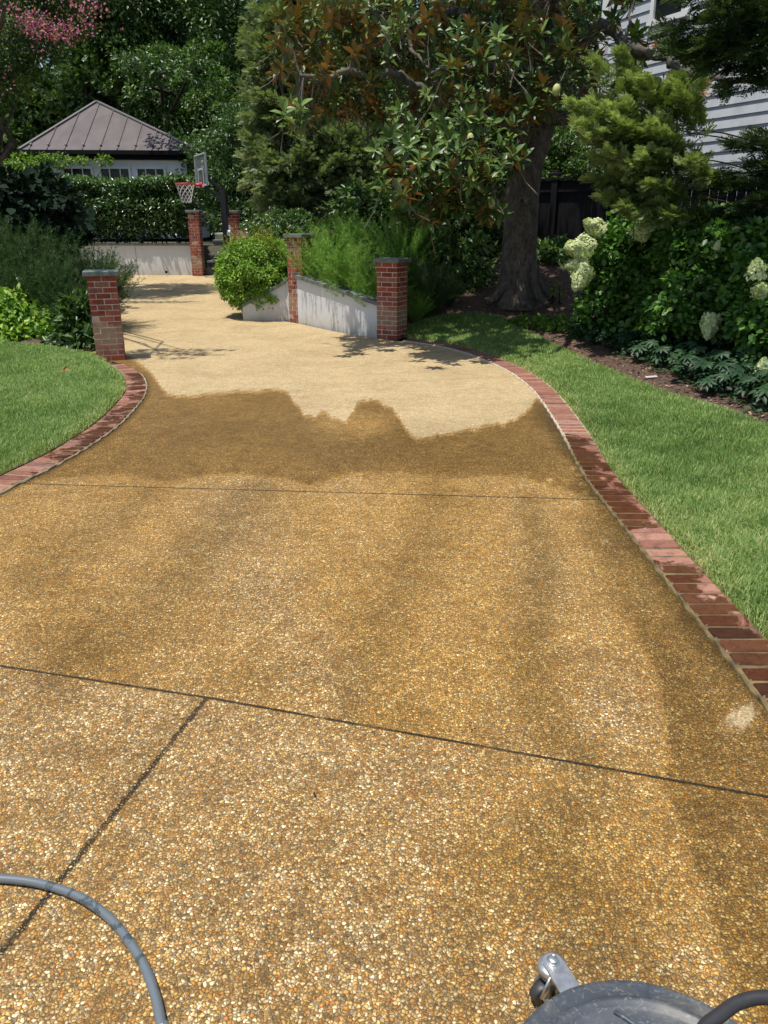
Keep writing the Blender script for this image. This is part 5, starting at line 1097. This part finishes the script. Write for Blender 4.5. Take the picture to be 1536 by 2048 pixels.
Q('perennial_clump', 'dark shaded leafy clump against the left side of the left brick pillar', 'perennials', at(150, 690, 10.9)[:2], [cl(150, 640, 10.9, .25, .22), cl(165, 670, 10.6, .18, .14), cl(135, 680, 10.8, .25, .12), cl(160, 610, 11, .2, .2)], 1500, T_LEAF, .12, 'dark', stems=8)
Q('low_shrub', 'low yellow green spreading plant at the lawn edge left of the mulch', 'ground cover', G(1090, 655)[:2], [(G(x, y)+np.array([0, 0, .04]), (.3, .25, .07)) for x, y in ((1060, 648), (1100, 655), (1140, 662), (1170, 672), (1120, 648))], 5200, T_DIAM, .05, 'yellow', stems=5, rb=-.15)

# feathery thread-leaf plants
def amsonia(nst, H, spread, seed, leafl=.06):
    r = np.random.default_rng(seed); P = []; Y = []; Z = []; S = []; Rn = []; m = MB()
    for k in range(nst):
        q = r.random()*2*math.pi; lean = spread*r.random()**.6; h = H*r.uniform(.55, 1.1)*(1-.3*lean*lean); tip = np.array([math.cos(q)*lean*H, math.sin(q)*lean*H, h]); b0 = np.array([math.cos(q)*.06, math.sin(q)*.06, 0])
        ts = np.linspace(0, 1, 7); path = np.array([b0+(tip-b0)*np.array([t**1.3, t**1.3, t**.8]) for t in ts])+r.normal(0, .012, (7, 3))*ts[:, None]; m.tube(path, np.linspace(.004, .0015, 7), 4, rnd=.4)
        kk = 150; t = .12+.88*r.random(kk)**.75; pp = np.stack([np.interp(t, ts, path[:, i]) for i in range(3)], 1); d = unit(tip-b0); o = r.normal(size=(kk, 3)); o = unit(o-(o@d)[:, None]*d)
        P.append(pp); Y.append(o*.9+d*.55); Z.append(r.normal(size=(kk, 3))); S.append(leafl*r.uniform(.6, 1.2, kk)*(1.1-.3*t)); Rn.append(np.clip(.15+.55*t+r.normal(0, .15, kk), 0, 1))
    return m, instan(T_NEEDLE, np.concatenate(P), np.concatenate(Y), np.concatenate(Z), np.concatenate(S), np.concatenate(Rn))
def feathery(name, seed, H, mat, spread=.85, nst=150):
    root = empty(name, (0, 0, 0)); m, lv = amsonia(nst, H, spread, seed, .075); m.build('stems', M[mat], root); mesh_leaves('foliage', lv, M[mat], root); return root
protos = {}
wd_ = unit(wb-wa); wn_ = np.array([-wd_[1], wd_[0]]); wL = np.linalg.norm(wb-wa)
def WP(t_, back): return wa+wd_*wL*t_+wn_*back
spots = [(WP(.12, .37), 1.0, 'amsonia', 'sunlit feathery plant just right of the middle brick pillar'), (WP(.34, .37), 1.0, 'amsonia', 'bright feathery plant behind the upper half of the sloping coping'), (WP(.56, .37), .98, 'amsonia', 'tall feathery plant behind the middle of the sloping coping'),
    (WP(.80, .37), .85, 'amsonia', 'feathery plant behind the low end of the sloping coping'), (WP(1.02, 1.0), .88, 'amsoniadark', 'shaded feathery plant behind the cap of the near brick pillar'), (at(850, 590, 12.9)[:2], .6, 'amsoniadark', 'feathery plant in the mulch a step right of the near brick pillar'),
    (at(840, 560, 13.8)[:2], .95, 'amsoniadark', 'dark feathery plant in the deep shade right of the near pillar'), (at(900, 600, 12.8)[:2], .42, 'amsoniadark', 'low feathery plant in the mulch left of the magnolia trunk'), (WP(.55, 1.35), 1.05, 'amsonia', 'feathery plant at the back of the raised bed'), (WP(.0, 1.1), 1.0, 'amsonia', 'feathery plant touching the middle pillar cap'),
    (at(832, 620, 12.3)[:2], .5, 'amsonia', 'small bright feathery plant against the right side of the near brick pillar')]
for i, (p, H, mat, lab) in enumerate(spots):
    key = (mat, i % 2)
    if key not in protos: protos[key] = feathery('thread_leaf_plant', 40+i, 1.0, mat); o = protos[key]
    else: o = copy_tree(protos[key])
    z = float(terrain(p[0], p[1])); o.location = (p[0], p[1], z); o.scale = (H*.85, H*.85, H*1.05); o.rotation_euler.z = i*1.3; tag(o, lab, 'perennial', 'feathery thread leaved plants')
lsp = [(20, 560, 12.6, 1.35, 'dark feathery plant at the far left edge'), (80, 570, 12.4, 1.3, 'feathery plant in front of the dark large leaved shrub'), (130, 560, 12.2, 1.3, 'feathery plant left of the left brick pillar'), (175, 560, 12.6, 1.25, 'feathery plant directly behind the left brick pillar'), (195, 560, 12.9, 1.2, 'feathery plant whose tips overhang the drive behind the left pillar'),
       (50, 590, 11.9, 1.0, 'grey feathery plant behind the bright perennials at the left edge'), (110, 590, 11.7, 1.0, 'grey feathery plant with upright tips between the perennials and the left pillar'), (150, 600, 11.4, .8, 'short feathery plant touching the left pillar')]
for i, (px, py, Y, H, lab) in enumerate(lsp):
    key = ('amsoniadark', i % 2)
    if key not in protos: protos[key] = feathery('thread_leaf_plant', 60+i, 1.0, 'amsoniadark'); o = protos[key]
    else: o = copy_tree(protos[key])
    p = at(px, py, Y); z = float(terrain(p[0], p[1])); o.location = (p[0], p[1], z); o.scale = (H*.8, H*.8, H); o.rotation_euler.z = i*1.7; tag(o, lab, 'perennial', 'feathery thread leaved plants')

# hydrangeas
def panicle(root, c, axis, L, W, nf=420):
    a = unit(np.asarray(axis, float)); t = rng.random(nf)**.8; q = rng.random(nf)*2*math.pi; x = unit(np.cross(a, [.2, .9, .4])); y = np.cross(a, x)
    lump = 1+.18*np.sin(q*3+t*9)+.1*np.sin(q*7-t*5); rr = W*.5*np.sqrt(np.clip(1-(t*1.02)**1.6, 0, 1)*np.clip(.35+t*6, 0, 1))*lump*rng.uniform(.7, 1.03, nf)
    rad = np.cos(q)[:, None]*x+np.sin(q)[:, None]*y; P = np.asarray(c)+a*(t*L)[:, None]+rad*rr[:, None]; nrm = unit(rad+a*.35+rng.normal(0, .25, (nf, 3))); tx = unit(np.cross(nrm, rng.normal(size=(nf, 3)))); ty = np.cross(nrm, tx); parts = []
    br = np.clip(rng.random(nf)*1.1-.05, 0, 1)
    for s1, s2 in ((1, 0), (-1, 0), (0, 1), (0, -1)): parts.append(instan(T_ROUND, P, tx*s1+ty*s2+nrm*.15, nrm, .0175*rng.uniform(.7, 1.3, nf), br))
    return mesh_leaves('flower_head', merge(parts), M['petal'], root)
hy = [('hydrangea', 'panicle hydrangea with large cream flower heads on its sunlit left side', (1230, 600, 10.8), [cl(1215, 520, 10.7, .42, .38), cl(1260, 480, 10.8, .45, .3), cl(1300, 520, 10.6, .5, .4), cl(1240, 570, 10.5, .45, .35), cl(1310, 590, 10.4, .5, .4), cl(1200, 610, 10.6, .3, .3), cl(1350, 500, 10.7, .45, .35), cl(1290, 640, 10.3, .5, .2)],
       [(1205, 462, 10.3, (-.75, -.2, .35), .26, .20), (1182, 495, 10.2, (-.8, -.3, .0), .34, .27), (1172, 528, 10.15, (-.85, -.2, -.05), .24, .17), (1172, 533, 10.1, (-.4, -.3, -.8), .30, .25), (1278, 455, 10.2, (.1, -.3, -.3), .2, .22)]),
      ('hydrangea', 'large shaded hydrangea in the middle of the right bed with hanging heads', (1400, 640, 9.3), [cl(1400, 520, 9.5, .5, .42), cl(1450, 560, 9.3, .5, .4), cl(1390, 600, 9.2, .5, .35), cl(1500, 510, 9.5, .5, .4), cl(1440, 480, 9.9, .5, .35), cl(1360, 640, 9.2, .4, .2), cl(1450, 640, 9.1, .45, .2)],
       [(1425, 628, 8.5, (-.15, -.2, -.9), .24, .19), (1500, 640, 8.4, (-.75, -.2, -.35), .20, .17), (1433, 497, 8.9, (0, -.3, .7), .07, .06)]),
      ('hydrangea', 'hydrangea at the right edge with greenish flower heads', (1540, 660, 8.2), [cl(1540, 560, 8.4, .42, .35), cl(1580, 620, 8.2, .5, .4), cl(1530, 640, 8.1, .35, .28), cl(1600, 540, 8.4, .5, .4), cl(1560, 490, 8.8, .4, .3), cl(1570, 700, 7.9, .4, .25)],
       [(1512, 555, 7.9, (-.2, -.3, .7), .18, .18), (1520, 585, 7.9, (-.2, -.4, .2), .15, .15), (1524, 745, 7.3, (-.1, -.2, .8), .13, .12)])]
for nm, lab, (bx_, by_, bY), cls, heads in hy:
    root = Q(nm, lab, 'hydrangea', at(bx_, by_, bY)[:2], cls, 13000, T_ROUND, .075, 'hydleaf', group='hydrangeas in the right bed', nsub=60, sub=.3, shell=.6)
    for px, py, Y, axs, L, W in heads: panicle(root, at(px, py, Y), axs, L*1.12, W*1.12, 1000 if L > .2 else 300)
# hellebores, one plant after another along the bed
def hell(seed):
    r = np.random.default_rng(seed); root = empty('hellebore', (0, 0, 0)); P = []; Y = []; Z = []; S = []; Rn = []; m = MB()
    for k in range(26):
        q = r.random()*6.28; l = r.uniform(.06, .17); hgt = r.uniform(.10, .20); c = np.array([math.cos(q)*l, math.sin(q)*l, hgt]); m.tube([(0, 0, 0), c*.55+np.array([0, 0, .03]), c], [.004, .003, .003], 4)
        ax_ = unit(np.array([math.cos(q)*.5, math.sin(q)*.5, 1])+r.normal(0, .15, 3)); x = unit(np.cross(ax_, [.1, .9, .3])); y = np.cross(ax_, x); b = r.random()
        for j in range(7):
            a = j/7*2*math.pi; P.append(c); Y.append(math.cos(a)*x+math.sin(a)*y-ax_*.15); Z.append(ax_); S.append(r.uniform(.05, .085)); Rn.append(np.clip(b*.7+r.normal(.1, .1), 0, 1))
    m.build('stems', M['hellebore'], root); mesh_leaves('leaves', instan(T_LEAF, np.array(P), np.array(Y), np.array(Z), np.array(S), np.array(Rn)), M['hellebore'], root); return root
hp_ = [hell(s) for s in (1, 2, 3)]; k = 0
rows = [[(1190, 690), (1225, 683), (1245, 705), (1280, 695), (1290, 722), (1320, 710), (1330, 735), (1365, 722), (1370, 750), (1400, 735), (1415, 765), (1445, 748), (1455, 782), (1490, 765), (1500, 800), (1530, 780), (1540, 815), (1340, 690), (1410, 708), (1470, 725), (1520, 745), (1260, 670), (1300, 675), (1160, 678), (1210, 665), (1545, 740), (1390, 690), (1440, 700), (1560, 800), (1490, 705), (1385, 765), (1425, 790)]]
ORD = ['first', 'second', 'third', 'fourth', 'fifth', 'sixth', 'seventh', 'eighth', 'ninth', 'tenth', 'eleventh', 'twelfth', 'thirteenth', 'fourteenth', 'fifteenth', 'sixteenth', 'seventeenth', 'eighteenth', 'nineteenth', 'twentieth', 'twenty-first', 'twenty-second']
res_ = sorted(rows[0], key=lambda p: p[1]-.355*p[0]); front = sorted(res_[16:]); back = sorted([p for p in rows[0] if p not in front])
for rn_, lst in (('front row edging the mulch', front), ('back row under the hydrangeas', back)):
    for i, (x, y) in enumerate(lst):
        o = hp_[k] if k < 3 else copy_tree(hp_[k % 3]); p = G(x, y); o.location = p.tolist(); s = rng.uniform(.9, 1.3); o.scale = (s, s, s); o.rotation_euler.z = k*2.1
        tag(o, ORD[i]+' dark hellebore from the left in the '+rn_, 'hellebore', 'hellebores edging the right bed'); k += 1

n = 9000; P = np.stack([rng.uniform(2.3, 6.5, n), rng.uniform(6, 11.5, n)], 1); zz_ = terrain(P[:, 0], P[:, 1]); qx, qy = proj(np.c_[P, zz_]); kk_ = (qy < 640+(qx-1060)*.43) & (qy > 560+(qx-1060)*.28) & (qx > 1075); P = P[kk_]; n = len(P); lump = .03+.09*np.abs(np.sin(P[:, 0]*6)*np.sin(P[:, 1]*5+P[:, 0]))
B = np.c_[P, zz_[kk_]+lump*rng.random(n)+.01]; gc = mesh_leaves('ground_cover', instan(T_LEAF, B, np.c_[rng.normal(0, 1, (n, 2)), rng.uniform(-.1, .7, n)], rng.normal(0, .4, (n, 3))+np.array([0, 0, 1]), rng.uniform(.05, .10, n), rng.random(n)), M['hellebore']); tag(gc, 'dark low leafy ground cover spreading under the hydrangeas', 'ground cover', kind='stuff')
# ================================================================ SMALL THINGS
m = MB(); q = G(1302, 758); m.box(q+np.array([0, 0, .02]), (.14, .035, .006), rz=.3, M=np.array([[1, 0, 0], [0, .95, -.3], [0, .3, .95]])); m.box(q+np.array([0, .01, .0]), (.01, .01, .05)); tag(m.build('plant_label', M['paleslab'], loc=q), 'pale blank plant label lying in the mulch before the hellebores', 'plant label')
def curl_leaf(q, s, lab):
    P = np.array([q]*5)+rng.normal(0, s*.25, (5, 3))*np.array([1, 1, .2]); P[:, 2] = q[2]+.03+rng.random(5)*.02
    V, F, rn = instan(T_ROUND, P, rng.normal(size=(5, 3))*np.array([1, 1, .3]), rng.normal(0, .4, (5, 3))+np.array([0, 0, 1]), s, rng.random(5)); o = np_mesh('fallen_leaf', V-q, F, M['brownleaf'], attrs={'rnd': rn}); o.location = q; tag(o, lab, 'leaf')
curl_leaf(G(130, 752, .03), .07, 'curled brown dead leaf lying on the left lawn')
curl_leaf(G(630, 1595, -.025), .010, 'tiny red brown leaf scrap lying on the drive below the long joint')
curl_leaf(G(942, 1462, -.025), .011, 'tiny dark leaf scrap lying on the drive just above the long joint')
m = MB(); q = G(860, 607); m.lathe([(.0005, .02), (.06, .02), (.065, .012), (.065, -.02)], q, 20); tag(m.build('valve_cover', M['gravelstep'], loc=q), 'small round grey cover set in the mulch right of the near pillar', 'cover')
# small daisy above the perennials
m = MB(); q = at(37, 557, 11.6); g0 = np.array([q[0], q[1], float(terrain(q[0], q[1]))]); root = empty('daisy', g0.tolist(), 'single small white daisy standing above the perennials at the left edge', 'flower'); m.tube([g0, (g0+q)/2+[.02, 0, 0], q], [.003, .003, .002], 5); child(m, 'stem', M['bright'], root)
P = np.tile(q, (10, 1)); a = np.linspace(0, 2*math.pi, 11)[:-1]; Yd = np.stack([np.cos(a), -.35+0*a, np.sin(a)*.6+.1], 1)
mesh_leaves('petals', instan(T_LEAF, P, Yd, np.tile([0, -.8, .6], (10, 1)), np.full(10, .035), np.ones(10)), M['petal'], root)
print('tris', sum(len(o.data.polygons) for o in bpy.data.objects if o.type == 'MESH'))
